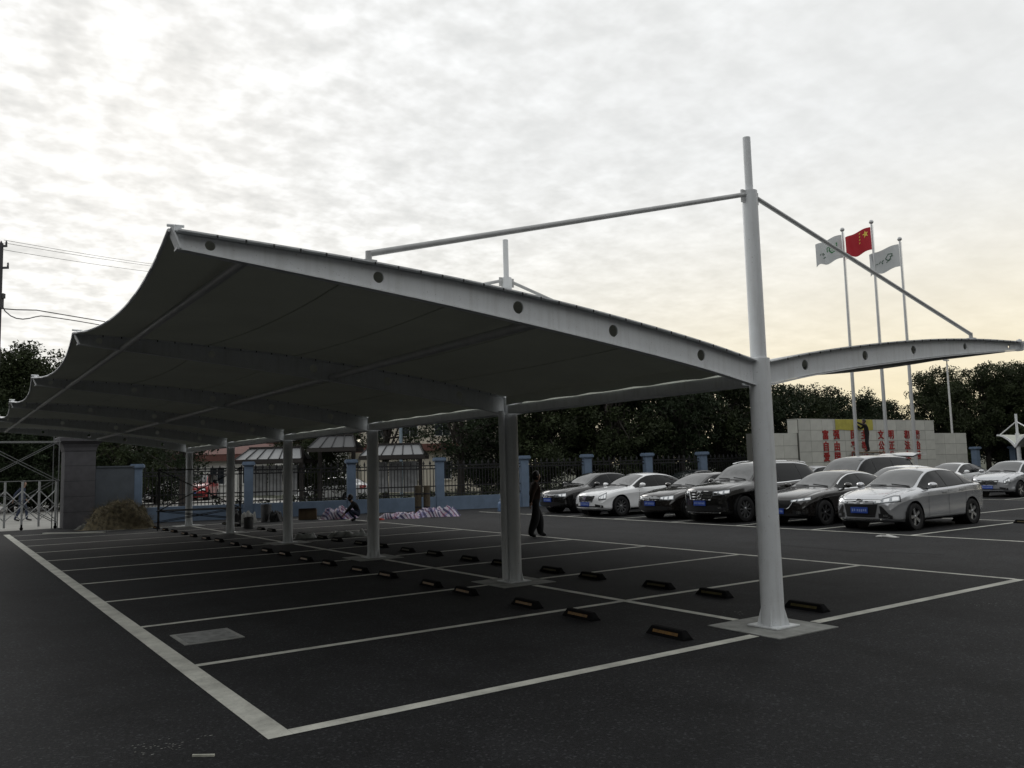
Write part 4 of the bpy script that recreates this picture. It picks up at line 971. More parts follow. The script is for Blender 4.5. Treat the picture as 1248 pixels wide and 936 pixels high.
# unseen office block and workshop, added to block low sky light under the canopy
RIB0 = mat('grey_metal_roof', (.2, .2, .21), .6); OFF = mat('shade_block_render', (.20, .20, .19), .85, var=.1, vscale=.3)
ob = thing('shade_office_block', 'unseen six-storey grey office block behind the camera, added to shade the canopy bays', 'building', (-45, -34, 0))
MB().box(0, 95, -12, 0, 0, 20.9).build('wall', OFF, ob); MB().box(-.3, 95.3, -12.3, .3, 20.9, 21.5).build('parapet', OFF, ob)
wsb = thing('shade_workshop', 'unseen long grey workshop beside the lot, added to shade the canopy bays', 'building', (-40, -30, 0))  # added out of view, keeps side sky light off the columns
MB().box(0, 12, 0, 95, 0, 12.5).build('wall', OFF, wsb); MB().prism([(-.5, 12.5), (12.5, 12.5), (6, 15)], -.4, 95.4).build('roof', RIB0, wsb)
WNM = MB().box(-.9, .9, .001, .05, 0, 1.7).mesh('window', WFR); PNM = [MB().box(x-.40, x+.40, .051, .065, .06, 1.64).mesh('pane', WGL) for x in (-.43, .43)]
for f_ in range(6):
    for k in range(24):
        wn = link('window', WNM, ob, (2.2+k*3.95, 0, 1.0+f_*3.4))
        for pm_ in PNM: link('pane', pm_, wn)

# notice-board shelters with ribbed grey roofs
RIB = mat('ribbed_grey_roof', (.20, .207, .213), .5, metal=.2); RIBD = mat('roof_rib_dark', (.03, .03, .032), .7); BOARD = mat('notice_board', (.22, .225, .23), .6, var=.25, vscale=3); TIMB = mat('dark_timber', (.03, .026, .024), .8)
def shelter(label, px0, px1, depth, zr, ze, board=True, roof=None):
    a, b = gd(px0, depth), gd(px1, depth); w = (b-a).length; t = thing('notice_shelter', label, 'shelter', (a.x, a.y, 0), math.atan2((b-a).y, (b-a).x), 'roofed notice shelters behind the fence')
    rf = MB()._a([(-.2, -.9, ze), (w+.2, -.9, ze), (w-.15, .3, zr), (.15, .3, zr), (-.2, 1.5, ze), (w+.2, 1.5, ze)], [(0, 1, 2, 3), (3, 2, 5, 4)]).build('roof', roof or RIB, t)
    n = max(4, int(w/.42))
    for k in range(n+1):
        f = k/n; x0 = -.2+(w+.4)*f; x1 = .15+(w-.3)*f; MB().tube((x0, -.91, ze+.02), (x1, .3, zr+.03), .028, n=6).build('roof_rib', RIBD, rf)
    MB().box(-.25, w+.25, -.95, -.88, ze-.20, ze-.02).build('fascia', TIMB, t); MB().box(.1, w-.1, .22, .38, zr, zr+.08).build('ridge', TIMB, t)
    MB().box(-.2, w+.2, 1.42, 1.5, ze-.2, ze-.01).build('fascia', TIMB, t)
    for x in (.1, w-.1):
        MB().box(x-.09, x+.09, .2, .38, 0, zr-.02).build('post', TIMB, t)
        MB()._a([(x, -.88, ze-.02), (x, 1.48, ze-.02), (x, .3, zr-.02)], [(0, 1, 2)]).build('gable', TIMB, t)
    if board:
        for k in range(3):
            x0 = .25+k*(w-.5)/3; MB().box(x0+.03, x0+(w-.5)/3-.03, .24, .34, .7, ze-.3).build('notice_board', BOARD, t)
    return t
shelter('grey-ribbed notice shelter nearest the road gate side', 299, 368, 40, 2.95, 2.42)
shelter('taller dark-roofed middle notice shelter', 386, 432, 40.5, 3.5, 2.9, False, mat('ribbed_dark_roof', (.07, .072, .075), .6))
shelter('grey-ribbed notice shelter backed by the cream building', 448, 514, 39.5, 2.95, 2.45)
q = gd(489, 44); lp2 = thing('lamp_post', 'pale blue post standing behind the notice shelters', 'post', (q.x, q.y, 0)); MB().tube((0, 0, 0), (0, 0, 4.6), .09, n=10).build('post', mat('pale_blue_post', (.25, .32, .38), .6), lp2, 40); MB().box(-.2, .2, -.2, .2, 0, .1).build('foot', CONC, lp2)

# ------------------------------------------------------------------ vegetation
LEAF = mat('leaf_dark', (.017, .027, .011), .7, var=.45, vscale=.8, spec=.25); LEAF2 = mat('leaf_olive', (.024, .033, .012), .7, var=.45, vscale=.8, spec=.25)
BARK = mat('bark', (.035, .030, .026), .9, var=.3, vscale=6, bump=.5, bscale=20)
def leaves(centers, radii, per, size, seed, squash=.8):
    g = np.random.default_rng(seed); V = []; 
    for c, r in zip(centers, radii):
        n = int(per*(r/.6)**2); d = g.normal(size=(n, 3)); d /= np.linalg.norm(d, axis=1)[:, None]; d *= (g.random((n, 1))**.45)*r; d[:, 2] *= squash; V.append(d+np.array(c))
    P = np.concatenate(V); n = len(P)
    a = g.normal(size=(n, 3)); a /= np.linalg.norm(a, axis=1)[:, None]; b = np.cross(a, g.normal(size=(n, 3))); b /= np.linalg.norm(b, axis=1)[:, None]
    s = size*(.6+.8*g.random((n, 1)))
    q = np.stack([P-a*s, P-b*s*.45+a*s*.1, P+a*s, P+b*s*.45+a*s*.1], 1).reshape(-1, 3)
    return q
def quads_mesh(name, q, mt):
    n = len(q)//4; me = bpy.data.meshes.new(name); me.vertices.add(len(q)); me.vertices.foreach_set('co', q.astype(np.float32).ravel())
    me.loops.add(4*n); me.loops.foreach_set('vertex_index', np.arange(4*n, dtype=np.int32)); me.polygons.add(n)
    me.polygons.foreach_set('loop_start', np.arange(0, 4*n, 4, dtype=np.int32)); me.polygons.foreach_set('loop_total', np.full(n, 4, dtype=np.int32))
    me.update(calc_edges=True); me.validate(); me.materials.append(mt); return me
def tree_meshes(seed, H, cr_w, base, nb, mt, per=125, leaf=.08):
    g = random.Random(seed); tk = MB(); r0 = H*.022+.05; pts = [Vector((0, 0, 0))]
    for i in range(1, 7): pts.append(Vector((g.uniform(-.12, .12)*i*.5, g.uniform(-.12, .12)*i*.5, H*.75*i/6)))
    for i in range(6): tk.tube(pts[i], pts[i+1], r0*(1-.13*i), r0*(1-.13*(i+1)), 9)
    C, Rr = [], []
    for k in range(nb):
        t = g.uniform(.28, 1.0); j = min(5, int(t*6)); s = pts[j].lerp(pts[j+1], t*6-j) if t < 1 else pts[6]
        an = g.uniform(0, 6.283); hh = base+(H-base)*(k+.5)/nb; prof = math.sin(math.pi*min(1, max(.06, ((hh-base)/(H-base))*.86+.12)))**.7
        rad = cr_w*prof*g.uniform(.35, 1.0); e = Vector((rad*math.cos(an), rad*math.sin(an), hh)); m_ = s.lerp(e, .5)+Vector((0, 0, .12*g.random()))
        if s.z > e.z: s = pts[2].lerp(pts[3], g.random())
        tk.tube(s, m_, r0*.34, r0*.22, 6); tk.tube(m_, e, r0*.22, r0*.07, 5)
        for _ in range(5):
            o = Vector((g.gauss(0, 1), g.gauss(0, 1), g.gauss(0, .7)))*.42*cr_w*.42; C.append(tuple(e+o)); Rr.append(g.uniform(.28, .55)*cr_w*.42)
            if g.random() < .5: tk.tube(e, e+o*.8, r0*.06, r0*.02, 4)
    return tk.mesh('trunk', BARK, 60), quads_mesh('crown', leaves(C, Rr, per, leaf, seed), mt)
TV = [tree_meshes(1, 6.5, 2.5, 1.7, 46, LEAF), tree_meshes(2, 6.2, 2.9, 1.3, 52, LEAF2), tree_meshes(3, 9.2, 3.6, 2.0, 66, LEAF2, 120, .095), tree_meshes(4, 7.6, 2.5, 2.4, 30, LEAF, 75, .085), tree_meshes(5, 5.6, 2.9, .5, 60, LEAF)]
def tree(label, v, px, depth, sc, rz, grp='trees beyond the fence', name='tree'):
    b = gd(px, depth); t = thing(name, label, 'tree', (b.x, b.y, -.02), rz, grp); t.scale = (sc, sc, sc)
    link('trunk', TV[v][0], t); link('crown', TV[v][1], t)
TL = [
 (4, 622, 46, 1.05, 'bushy dark tree beyond the fence, second along from the bare-limbed trees'), (1, 668, 43, 1.0, 'dark tree beyond the fence behind the walking person'),
 (0, 705, 47, 1.15, 'dark tree beyond the fence behind the first black saloon'), (1, 745, 44, 1.1, 'dark tree beyond the fence behind the white saloon roof'),
 (4, 790, 48, 1.25, 'low-branched dark tree behind the white saloon and blue post'), (0, 832, 45, 1.15, 'dark tree rising behind the dark grey saloon'),
 (1, 878, 48, 1.15, 'dark tree behind the black off-roader, beside the front column'), (4, 925, 52, 1.25, 'dense low tree hidden partly by the front white column'),
 (1, 968, 54, .98, 'dark tree above the higher end step of the lettered wall'), (0, 1008, 56, .96, 'dark tree behind the lettered wall above the first red letters'),
 (4, 1046, 58, 1.0, 'lower dark tree behind the yellow banner'), (4, 1085, 60, .96, 'lowest dark tree behind the lettered wall by the flagpoles'),
 (2, 1150, 57, .77, 'tall broad tree behind the slim lamp post'), (2, 1205, 54, .76, 'tallest broad tree behind the white coupe'), (2, 1250, 55, .78, 'tall broad tree behind the small distant canopy'), (2, 1290, 52, .78, 'tall broad tree past the small distant canopy'),
 (3, 560, 43, 1.0, 'thin-crowned tree showing its limbs before the cream building'), (3, 470, 46, .95, 'thin-crowned tree over the notice shelters'), (3, 590, 50, 1.1, 'thin-crowned tree beside the cream building'),
 (1, 385, 43, .75, 'small dark tree between the notice shelters'), (3, 222, 38, .85, 'dark trunked tree just beyond the fence by the road'), (1, 150, 48, .9, 'bushy tree behind the dull blue screen wall'), (4, 190, 52, .75, 'low bushy tree beyond the road behind the screen wall'),
 (2, 30, 50, .98, 'big dark tree beyond the gate whose top shows past the canopy edge'), (2, 82, 54, .93, 'dark tree beyond the gate beside the big one'), (2, -25, 48, .95, 'dark tree beyond the gate next to the utility pole'), (4, 15, 46, .95, 'low bushy tree seen over the sliding gate'), (4, 65, 47, .9, 'low bushy tree seen past the gate pillar'), (4, -35, 45, .95, 'low bushy tree at the gate end by the utility pole'), (4, 110, 50, .9, 'low bushy tree directly behind the gate pillar')]
for i, (v, px, dpt, sc, lab) in enumerate(TL): tree(lab, v, px, dpt, sc, i*1.7)
for i, (x_, y_) in enumerate(((52, 9), (50, 2), (48, -6), (47, -14), (46, -22), (45, -30))):  # extra trees added out of view to hold back low sky light
    t = thing('tree', 'unseen tall broad tree added past the view to block low sky light', 'tree', (x_, y_, -.02), i*2.1, 'unseen trees added to block low sky light'); t.scale = (1.1, 1.1, 1.1); link('trunk', TV[2][0], t); link('crown', TV[2][1], t)
def bush_mesh(seed, w, d, h, per, leaf=.07):
    g = random.Random(seed); n = int(12*w*d)+6
    return quads_mesh('foliage', leaves([(g.uniform(-w/2, w/2), g.uniform(-d/2, d/2), g.uniform(.15, h*.8)) for _ in range(n)], [g.uniform(.18, .32)*min(1, h) for _ in range(n)], per, leaf, seed, .9), LEAF2)
BM = [bush_mesh(11, 1.5, .9, .75, 150), bush_mesh(12, 3.4, .8, .95, 120)]
STEM = MB().tube((0, 0, 0), (.1, 0, .5), .03, .012, 6).tube((0, 0, 0), (-.14, .1, .45), .025, .01, 6).mesh('stem', BARK)
def bush(label, px, depth, v, sc=1.0, rz=0.0, grp=None, off=None):
    b = gd(px, depth) if off is None else off; t = thing('shrub', label, 'shrub', (b.x, b.y, -.01), rz, grp); t.scale = (sc, sc, sc); link('foliage', BM[v], t); link('stem', STEM, t)
for k, px in enumerate((978, 990, 1003)): bush('low shrub at the foot of the lettered wall by its first letters', px, 39+.5*k, 0, 1.35, wrz, 'shrubs at the left foot of the wall'.replace('left ', 'near '))
for k, px in enumerate((1136, 1150, 1165)): bush('low shrub at the foot of the lettered wall behind the white coupe', px, 44+.4*k, 0, 1.4, wrz, 'shrubs at the far foot of the wall')
rzF = math.atan2(dirF.y, dirF.x); nF = Vector((-dirF.y, dirF.x))
for k in range(9):
    P = FA+dirF*(4.4+2.9*k)+nF*.9; bush('clipped dark hedge bush close behind the iron railing', 0, 0, 1, 1.12 if k > 3 else .95, rzF, 'hedge bushes behind the railing', Vector((P.x, P.y, 0)))

# vehicles glimpsed beyond the fence
p = gd(245, 60); car('parked_car', 'red car seen through the railing by the road', 'mpv', 'red', (p.x, p.y), view_rz-math.pi*.45, front='c')
p = gd(408, 46); car('parked_car', 'white car seen through the railing below the notice shelters', 'sedan', 'white', (p.x, p.y), view_rz+math.pi*.9, front='c')
p = gd(182, 58); car('parked_car', 'white car seen through the railing next to the screen wall', 'sedan', 'white', (p.x, p.y), view_rz+math.pi*.5, front='c')

# ------------------------------------------------------------------ people
SKIN = mat('skin', (.30, .19, .14), .6); HAIR = mat('dark_hair', (.008, .007, .006), .5)
def person(label, loc, rz, J, top_m, leg_m, shoe_m, rad=None, wide=1.0, bulk=1.0, hair='short', name='person'):
    t = thing(name, label, 'person', loc, rz)
    rads = dict(pel=(.135*bulk, .105*bulk), waist=(.125*bulk, .09*bulk), chest=(.14*bulk, .105*bulk), neck=(.05, .05), headb=(.065, .07), head=(.08, .095), headt=(.062, .075),
                shl=.06*bulk, elb=.047*bulk, wri=.033*bulk, hand=.026, hip=.085, kne=.062*wide, ank=.048*wide, heel=.04, toe=.032)
    names, pos, edges, rr = [], [], [], []
    def add(n, p, r, par=None):
        names.append(n); pos.append(p); rr.append(r if isinstance(r, tuple) else (r, r))
        if par is not None: edges.append((names.index(par), len(names)-1))
    add('pel', J['pel'], rads['pel']); add('waist', J['waist'], rads['waist'], 'pel'); add('chest', J['chest'], rads['chest'], 'waist'); add('neck', J['neck'], rads['neck'], 'chest')
    hb = Vector(J['neck']); hd = (Vector(J['head'])-hb).normalized()
    add('headb', tuple(hb+hd*.07+Vector((.015, 0, 0))), rads['headb'], 'neck'); add('head', tuple(hb+hd*.15+Vector((.01, 0, 0))), rads['head'], 'headb'); add('headt', tuple(hb+hd*.225), rads['headt'], 'head')
    for s, sg in (('l', 1), ('r', -1)):
        add('shl'+s, J['shl'+s], rads['shl'], 'chest'); add('elb'+s, J['elb'+s], rads['elb'], 'shl'+s); add('wri'+s, J['wri'+s], rads['wri'], 'elb'+s)
        w = Vector(J['wri'+s]); d = (w-Vector(J['elb'+s])).normalized(); sd_ = d.cross(Vector((1, 0, .2))).normalized()
        pm_ = w+d*.06; add('palm'+s, tuple(pm_), (.030, .020), 'wri'+s)
        for k, (o, ln_) in enumerate(((-.026, .060), (-.009, .072), (.009, .068), (.026, .052))):
            f1 = pm_+d*.045+sd_*o; f2 = f1+d*ln_*.5+Vector((.008, 0, 0)); add(f'f{k}a'+s, tuple(f1), .0095, 'palm'+s); add(f'f{k}b'+s, tuple(f2+d*ln_*.3+Vector((.012, 0, 0))), .008, f'f{k}a'+s)
        th = w+d*.035+sd_*.035*1+Vector((.015, 0, 0)); add('tha'+s, tuple(th), .010, 'palm'+s); add('thb'+s, tuple(th+d*.04+Vector((.014, 0, 0))), .008, 'tha'+s)
        add('hip'+s, J['hip'+s], rads['hip'], 'pel'); add('kne'+s, J['kne'+s], rads['kne'], 'hip'+s); add('ank'+s, J['ank'+s], rads['ank'], 'kne'+s)
        a = Vector(J['ank'+s]); td = Vector(J['toe'+s])-a; add('toe'+s, J['toe'+s], (rads['toe'], .04), 'ank'+s)
    me = bpy.data.meshes.new('body'); me.from_pydata(pos, edges, []); o = link('body', me, None)
    sk = o.modifiers.new('s', 'SKIN'); sk.use_smooth_shade = True
    for i, v in enumerate(me.skin_vertices[0].data): v.radius = rr[i]; v.use_root = (i == 0)
    sb = o.modifiers.new('d', 'SUBSURF'); sb.levels = 2; sb.render_levels = 2
    bpy.context.view_layer.update(); bake(o, 180); o.parent = t
    me = o.data; me.materials.clear()
    for q_ in (top_m, leg_m, SKIN, shoe_m, HAIR): me.materials.append(q_)
    seg = []
    for a, b in edges:
        na, nb = names[a], names[b]
        k = 0
        if nb[:3] in ('kne', 'ank') or nb[:3] == 'hip' : k = 1
        if nb.startswith('toe'): k = 3
        if nb.startswith(('palm', 'f', 'th')) or nb in ('headb', 'head', 'headt', 'neck'): k = 2
        if nb == 'neck': k = 0
        seg.append((Vector(pos[a]), Vector(pos[b]), k))
    hc = hb+hd*.16
    for p_ in me.polygons:
        c = p_.center; best = (9, 0)
        for a, b, k in seg:
            ab = b-a; tt = max(0, min(1, (c-a).dot(ab)/max(1e-9, ab.length_squared))); dd = (c-(a+ab*tt)).length
            if dd < best[0]: best = (dd, k)
        k = best[1]
        if (c-hc).length < .2 and (c-hb).dot(hd) > .05:
            rel = c-hc; k = 4 if (rel.x < .03 or rel.dot(hd) > .07) else 2
        p_.material_index = k
    # face: nose, eyes, mouth, ears
    f = hb+hd*.14+Vector((.085, 0, 0)); fb = MB()
    fb._a([f+Vector((.0, -.012, -.015)), f+Vector((0, .012, -.015)), f+Vector((.022, 0, -.012)), f+Vector((-.005, 0, .03))], [(0, 1, 2), (0, 2, 3), (1, 3, 2)])
    for s in (-1, 1): fb.lathe([(0, -.008), (.02, -.006), (.02, .006), (0, .008)], 8, tuple(hb+hd*.14+Vector((.0, s*.085, 0))), 'y')
    fb.build('face_relief', SKIN, t, 60)
    eb = MB()
    for s in (-1, 1): eb.box(f.x-.012, f.x-.002, s*.03+f.y-.010, s*.03+f.y+.010, f.z+.022, f.z+.031)
    eb.build('eyes', HAIR, t); MB().box(f.x-.012, f.x-.001, f.y-.02, f.y+.02, f.z-.045, f.z-.038).build('mouth', mat('lip', (.2, .07, .06), .6), t)
    hm = MB(); rws = []
    for i in range(8):
        el = math.pi/2*(i/7)*(1.25 if hair == 'short' else 1.5); rws.append([tuple(hc+Vector((-.012, 0, .02))+Vector((math.sin(el)*math.cos(2*math.pi*k/14)*.098-.02*math.sin(el), math.sin(el)*math.sin(2*math.pi*k/14)*.09, math.cos(el)*.112 if math.cos(el) > 0 else math.cos(el)*.16))) for k in range(14)])
    for i in range(8):
        rws[i] = [((x if x < hc.x+.055 else hc.x+.055), y, (z if x < hc.x+.04 else max(z, hc.z+.05))) for x, y, z in rws[i]]
    hm.grid(rws, 0, True).build('hair', HAIR, t, 180)
    return t
CBLK = mat('cloth_black', (.010, .010, .011), .9, var=.3, vscale=8); CBRN = mat('cloth_dark_brown', (.028, .014, .008), .9, var=.3, vscale=8); CBLU = mat('cloth_dark_blue', (.03, .04, .07), .9, var=.3, vscale=8); CGRY = mat('cloth_grey', (.06, .06, .065), .9); SHOE = mat('shoe_black', (.008, .008, .008), .5)
H_ = 1.0
walk = dict(pel=(0, 0, .86), waist=(.0, 0, 1.02), chest=(.015, 0, 1.20), neck=(.03, 0, 1.36), head=(.07, 0, 1.56),
  shll=(.01, .16, 1.29), elbl=(-.06, .21, 1.06), wril=(.05, .23, .86), shlr=(.01, -.16, 1.29), elbr=(-.13, -.23, 1.08), wrir=(-.17, -.24, .86),
  hipl=(0, .085, .82), knel=(.12, .09, .46), ankl=(.13, .09, .085), toel=(.29, .10, .035), hipr=(0, -.085, .82), kner=(-.02, -.09, .46), ankr=(-.17, -.09, .09), toer=(-.02, -.10, .035))
q = gp(653.5, 654.5); pw = person('person in dark jacket and wide black trousers walking past the second column', (q.x, q.y, 0), math.atan2(RT.y, RT.x)+R(12), walk, CBRN, CBLK, SHOE, wide=2.0, bulk=1.35, hair='long')
reach = dict(pel=(0, 0, .88), waist=(.01, 0, 1.03), chest=(.05, 0, 1.22), neck=(.09, 0, 1.38), head=(.15, 0, 1.58),
  shll=(.06, .17, 1.32), elbl=(.28, .20, 1.38), wril=(.48, .14, 1.50), shlr=(.06, -.17, 1.32), elbr=(.22, -.24, 1.18), wrir=(.42, -.18, 1.36),
  hipl=(0, .09, .84), knel=(.05, .12, .46), ankl=(.02, .14, .085), toel=(.18, .15, .035), hipr=(0, -.09, .84), kner=(.02, -.13, .46), ankr=(-.10, -.16, .085), toer=(.06, -.18, .035))
person('worker in dark clothes standing on the trestle, reaching to the yellow banner', (wp.x+wdir.y*-.28, wp.y+wdir.x*.28, 2.03), wrz+R(140), reach, CBLK, CBLK, SHOE, bulk=1.25, wide=1.3)
squat = dict(pel=(0, 0, .24), waist=(.05, 0, .38), chest=(.16, 0, .54), neck=(.25, 0, .68), head=(.34, 0, .86),
  shll=(.17, .17, .62), elbl=(.34, .20, .44), wril=(.48, .10, .30), shlr=(.17, -.17, .62), elbr=(.34, -.20, .44), wrir=(.48, -.10, .28),
  hipl=(.02, .10, .24), knel=(.36, .15, .40), ankl=(.12, .14, .09), toel=(.28, .16, .035), hipr=(.02, -.10, .24), kner=(.36, -.15, .40), ankr=(.12, -.14, .09), toer=(.28, -.16, .035))
q = gd(437, 29.5); person('dark-clothed worker squatting beside the striped tarpaulin by the third column', (q.x, q.y, 0), math.atan2(RT.y, RT.x)+R(195), squat, CBLK, CBLU, SHOE)
q = gd(28, 35.5); person('person in dark blue striding past outside the sliding gate', (q.x, q.y, 0), math.atan2(RT.y, RT.x)+R(5), {k: (v[0]*1.35, v[1], v[2]*1.06) for k, v in walk.items()}, CBLU, CBLU, SHOE)
CLUT = gd(288, 31.0)

# ------------------------------------------------------------------ builders' clutter by the fence
def stripes():
    M = bpy.data.materials.new('striped_tarpaulin'); M.use_nodes = True; t = M.node_tree; n = t.nodes; l = t.links; b = n['Principled BSDF']; b.inputs['Roughness'].default_value = .55
    tcn = n.new('ShaderNodeTexCoord'); mp = n.new('ShaderNodeMapping'); l.new(tcn.outputs['UV'], mp.inputs[0])
    sp_ = n.new('ShaderNodeSeparateXYZ'); l.new(mp.outputs[0], sp_.inputs[0])
    def fr(o, k):
        a = n.new('ShaderNodeMath'); a.operation = 'MULTIPLY'; a.inputs[1].default_value = k; l.new(o, a.inputs[0]); f = n.new('ShaderNodeMath'); f.operation = 'FRACT'; l.new(a.outputs[0], f.inputs[0]); return f.outputs[0]
    def rp(v, stops):
        r = n.new('ShaderNodeValToRGB'); r.color_ramp.interpolation = 'CONSTANT'; e = r.color_ramp.elements
        while len(e) < len(stops): e.new(.5)
        for q_, (p_, c) in zip(e, stops): q_.position = p_; q_.color = (*c, 1)
        l.new(v, r.inputs[0]); return r.outputs[0]
    wh, rd, bl = (.40, .37, .44), (.13, .04, .10), (.035, .03, .10)
    c1 = rp(fr(sp_.outputs[0], 2.2), [(0, wh), (.30, rd), (.48, wh), (.74, bl)]); c2 = rp(fr(sp_.outputs[1], 2.6), [(0, (1, 1, 1)), (.6, (.95, .62, .70)), (.8, (.5, .5, .8))])
    x = n.new('ShaderNodeMix'); x.data_type = 'RGBA'; x.blend_type = 'MULTIPLY'; x.inputs[0].default_value = 1; l.new(c1, x.inputs[6]); l.new(c2, x.inputs[7]); l.new(x.outputs[2], b.inputs['Base Color'])
    return M
TARP = stripes()
from mathutils import noise as mnoise
def heap(name, label, cat, loc, rz, w, d, h, mt, seed, rough=.22, pw=2.6, nx=40, ny=26, freq=1.7):
    rows = []; uv = []
    for j in range(ny+1):
        r = []
        for i in range(nx+1):
            u, v = i/nx*2-1, j/ny*2-1; e = max(0, 1-(abs(u)**pw+abs(v)**pw)); f = min(1, e*(1.8 if pw > 2.3 else 1.15))
            nz = mnoise.noise(Vector((u*w*freq+seed, v*d*freq, seed*.3))); nz2 = mnoise.noise(Vector((u*w*4.5, v*d*4.5+seed, 1.7)))
            nz3 = mnoise.noise(Vector((u*w*9+seed, v*d*9, 2.2))); z = max(.006, h*f**.8*(.62+.55*nz*min(1, rough*4.5)+(.34*nz2+.22*nz3)*rough*4.5)); k = 1+.10*mnoise.noise(Vector((u*3+seed, v*3, 5)))
            r.append((u*w/2*k, v*d/2*k+.04*nz2, z if e > 0 else .005))
        rows.append(r)
    mb = MB().grid(rows); me = mb.mesh(name, mt, 180); uvl = me.uv_layers.new(name='UVMap')
    for lp_ in me.loops:
        i = lp_.vertex_index; co_ = me.vertices[i].co; uvl.data[lp_.index].uv = (co_.x*1.5+co_.z*1.3+.3*mnoise.noise(Vector((co_.x*2, co_.y*2, seed))), co_.y*1.6-co_.z*1.8+co_.x*.4)
    o = link(name, me, None, loc, rz); return tag(o, label, cat)
vz_ = math.atan2(RT.y, RT.x)
q = gd(531, 31.2); heap('tarpaulin', 'crumpled red white and blue striped tarpaulin heaped on open tarmac by the wall', 'tarpaulin', (q.x, q.y, 0), vz_+.05, 1.75, 1.2, .36, TARP, 3.1)
q = gd(487, 30.6); heap('tarpaulin', 'flattened striped tarpaulin spread between the heap and the third column', 'tarpaulin', (q.x, q.y, 0), vz_-.1, 1.6, 1.0, .22, TARP, 8.4)
q = gd(413, 31.4); heap('tarpaulin', 'pinkish striped tarpaulin heap beside the squatting worker', 'tarpaulin', (q.x, q.y, 0), vz_, 1.35, 1.1, .40, TARP, 14.2)
STRAW = mat('dry_straw', (.21, .175, .105), .95, base2=(.06, .052, .036), vscale=7, bump=.6, bscale=24); PLAST = mat('clear_plastic_sheet', (.28, .29, .28), .35, var=.3, vscale=8)
q = gp(146, 644); sh_ = heap('straw_heap', 'brown heap of straw and netting piled against the dull blue wall', 'heap', (q.x, q.y, 0), vz_, 2.3, 1.5, 1.35, STRAW, 22.5, .06, 2.0, nx=56, ny=36)
g_ = np.random.default_rng(5); tw = MB(); dgv = [Vector(v.co) for v in sh_.data.vertices if v.co.z > .15]
for k in range(2600):
    c = dgv[int(g_.integers(len(dgv)))]; d_ = Vector(g_.normal(size=3)); d_.z = abs(d_.z)*.6; d_.normalize(); s_ = d_.orthogonal().normalized()*.006; e_ = c+d_*float(g_.uniform(.08, .36)); tw._a([c-s_, c+s_, e_], [(0, 1, 2)])
stuff(tw.build('straw', STRAW, sh_))
q = gp(106, 645); heap('cement_sack', 'flattened grey sack lying at the foot of the gate pillar', 'sack', (q.x, q.y, 0), vz_, .75, .5, .2, mat('sack_grey', (.10, .10, .09), .9, var=.2), 31)
q = gd(424, 22.8); heap('plastic_sheet', 'crumpled clear plastic sheet lying on the bays beside the third column', 'plastic sheet', (q.x, q.y, 0), vz_+.1, 1.15, .5, .16, PLAST, 41, freq=3)
q = gd(372, 22.5); heap('plastic_sheet', 'smaller crumpled plastic sheet by the fourth column', 'plastic sheet', (q.x, q.y, 0), vz_-.1, .6, .35, .14, PLAST, 47, freq=3)
q = gd(303, 30.2); heap('white_sack', 'bulging white sack on the tarmac by the fifth column', 'sack', (q.x, q.y, 0), vz_, .62, .5, .42, mat('sack_white', (.42, .42, .40), .85), 51)
q = gd(336, 30.6); heap('black_bag', 'black bin bag slumped beside the grey drum', 'bag', (q.x, q.y, 0), vz_, .55, .5, .48, mat('bag_black', (.01, .01, .011), .4), 57)
heap('black_bag', 'black bin bag beside the white sack near the fifth column', 'bag', (CLUT.x, CLUT.y, 0), vz_, .5, .45, .6, MATS['bag_black'], 71)
q = gd(462, 29.8); heap('red_cloth', 'small red cloth dropped at the end of a bay line', 'cloth', (q.x, q.y, 0), vz_, .34, .28, .11, mat('cloth_red', (.35, .035, .02), .8), 61)
q = gp(1081, 654.5); heap('white_litter', 'crumpled white paper litter on the line before the silver saloon', 'litter', (q.x, q.y, .004), 0, .16, .5, .05, mat('paper_white', (.5, .5, .48), .8), 66)
def drum(label, px, depth, r, h, mt, name='drum', cat='drum'):
    q = gd(px, depth); t = thing(name, label, cat, (q.x, q.y, 0)); MB().lathe([(0, 0), (r*.9, 0), (r*.93, .02), (r, h*.98), (r*.97, h), (r*.93, h*.97), (r*.88, .04), (0, .04)], 22).build('shell', mt, t, 40); MB().lathe([(r*1.0, h*.9), (r*1.05, h*.9), (r*1.05, h*.95), (r, h*.95)], 22).build('rim', mt, t)
    MB().path([(r*math.cos(a), 0, h*.9+r*.9*math.sin(a)*.4) for a in [j*math.pi/8 for j in range(9)]], .008, 5).build('handle', DARKST, t)
    return t
drum('grey plastic drum standing by the plinth wall', 324.5, 30.8, .19, .62, mat('drum_grey', (.13, .13, .135), .6))
drum('dark bucket standing under the fourth span of the canopy', 303, 27.3, .15, .34, mat('bucket_dark', (.06, .06, .062), .6), 'bucket', 'bucket')
q = gd(375, 31.5); bx_ = thing('cardboard_box', 'open brown cardboard box by the plinth wall', 'box', (q.x, q.y, 0), vz_+.2); CARD = mat('cardboard', (.16, .115, .07), .9, var=.2, vscale=5)
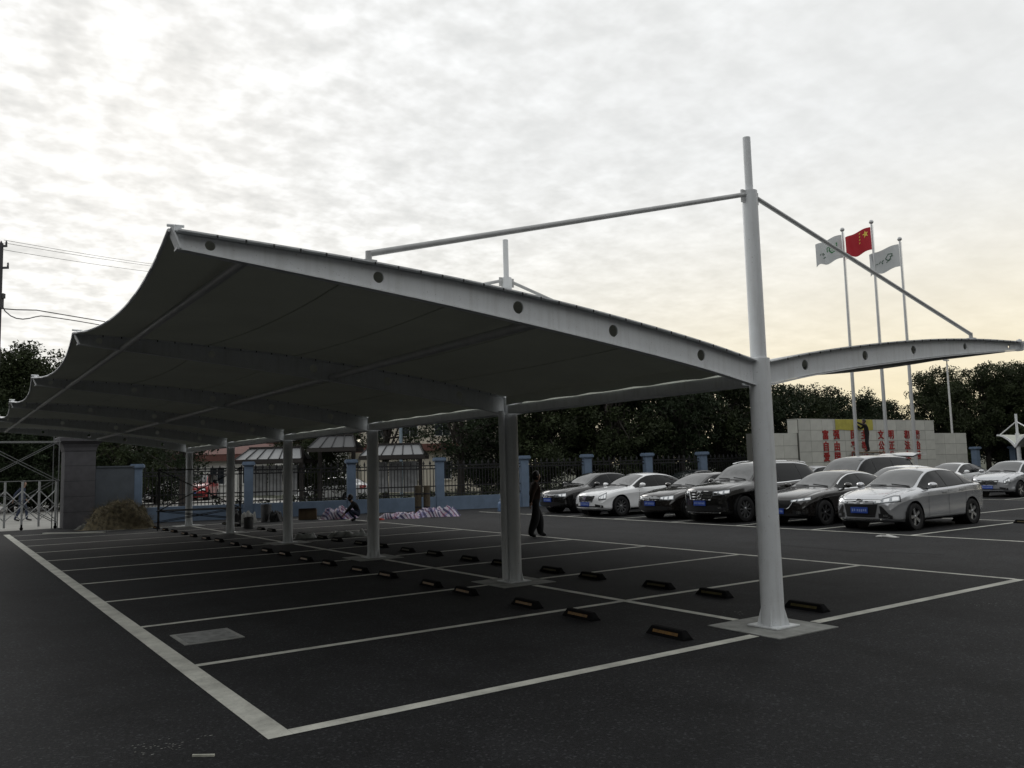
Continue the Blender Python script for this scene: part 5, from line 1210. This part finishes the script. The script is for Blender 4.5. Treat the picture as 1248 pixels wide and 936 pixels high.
MB().box(-.32, .32, -.22, -.21, 0, .36).box(-.32, .32, .21, .22, 0, .36).box(-.33, -.32, -.22, .22, 0, .36).box(.32, .33, -.22, .22, 0, .36).box(-.32, .32, -.21, .21, 0, .012).build('carton', CARD, bx_); MB()._a([(-.32, -.225, .36), (.32, -.225, .36), (.32, -.38, .42), (-.32, -.38, .42)], [(0, 1, 2, 3)]).build('flap', CARD, bx_)
for px, lab in ((509, 'brown upright roll leaning on the blue plinth, nearer the notice shelters'), (519.5, 'brown upright roll leaning on the blue plinth, pale-topped one')):
    q = gd(px, 31.8); t = thing('mat_roll', lab, 'roll', (q.x, q.y, 0)); RM = mat('rolled_reed', (.085, .07, .045), .9, var=.35, vscale=9, bump=.4, bscale=30)
    MB().lathe([(0, 0), (.125, 0), (.13, .5), (.122, 1.0), (.128, 1.13), (.06, 1.14), (0, 1.10)], 16).build('roll', RM, t, 60); MB().lathe([(.132, .3), (.136, .31), (.136, .35), (.132, .36)], 16).lathe([(.132, .8), (.136, .81), (.136, .85), (.132, .86)], 16).build('binding', DARKST, t)
q = gd(609.5, 33.6); wj = thing('water_jug', 'pale blue water jug on the tarmac against the plinth wall', 'jug', (q.x, q.y, 0)); JUG = mat('blue_jug', (.22, .32, .50), .2, trans=.3)
MB().lathe([(0, 0), (.14, 0), (.145, .05), (.145, .30), (.13, .34), (.05, .40), (.045, .46), (0, .465)], 20).build('bottle', JUG, wj, 50); MB().lathe([(.05, .44), (.055, .44), (.055, .49), (0, .492)], 14).build('cap', mat('cap_white', (.6, .6, .62), .5), wj, 40)
for px, lab in ((619, 'small brown bottle beside the water jug'), (623.5, 'second small brown bottle beside the water jug, further along the wall')):
    q = gd(px, 33.3); t = thing('bottle', lab, 'bottle', (q.x, q.y, 0)); BT = mat('brown_bottle', (.07, .045, .03), .2); MB().lathe([(0, 0), (.06, 0), (.06, .16), (.025, .22), (.02, .27), (0, .275)], 14).build('glass', BT, t, 50); MB().lathe([(.024, .26), (.026, .26), (.026, .285), (0, .287)], 10).build('cap', DARKST, t)
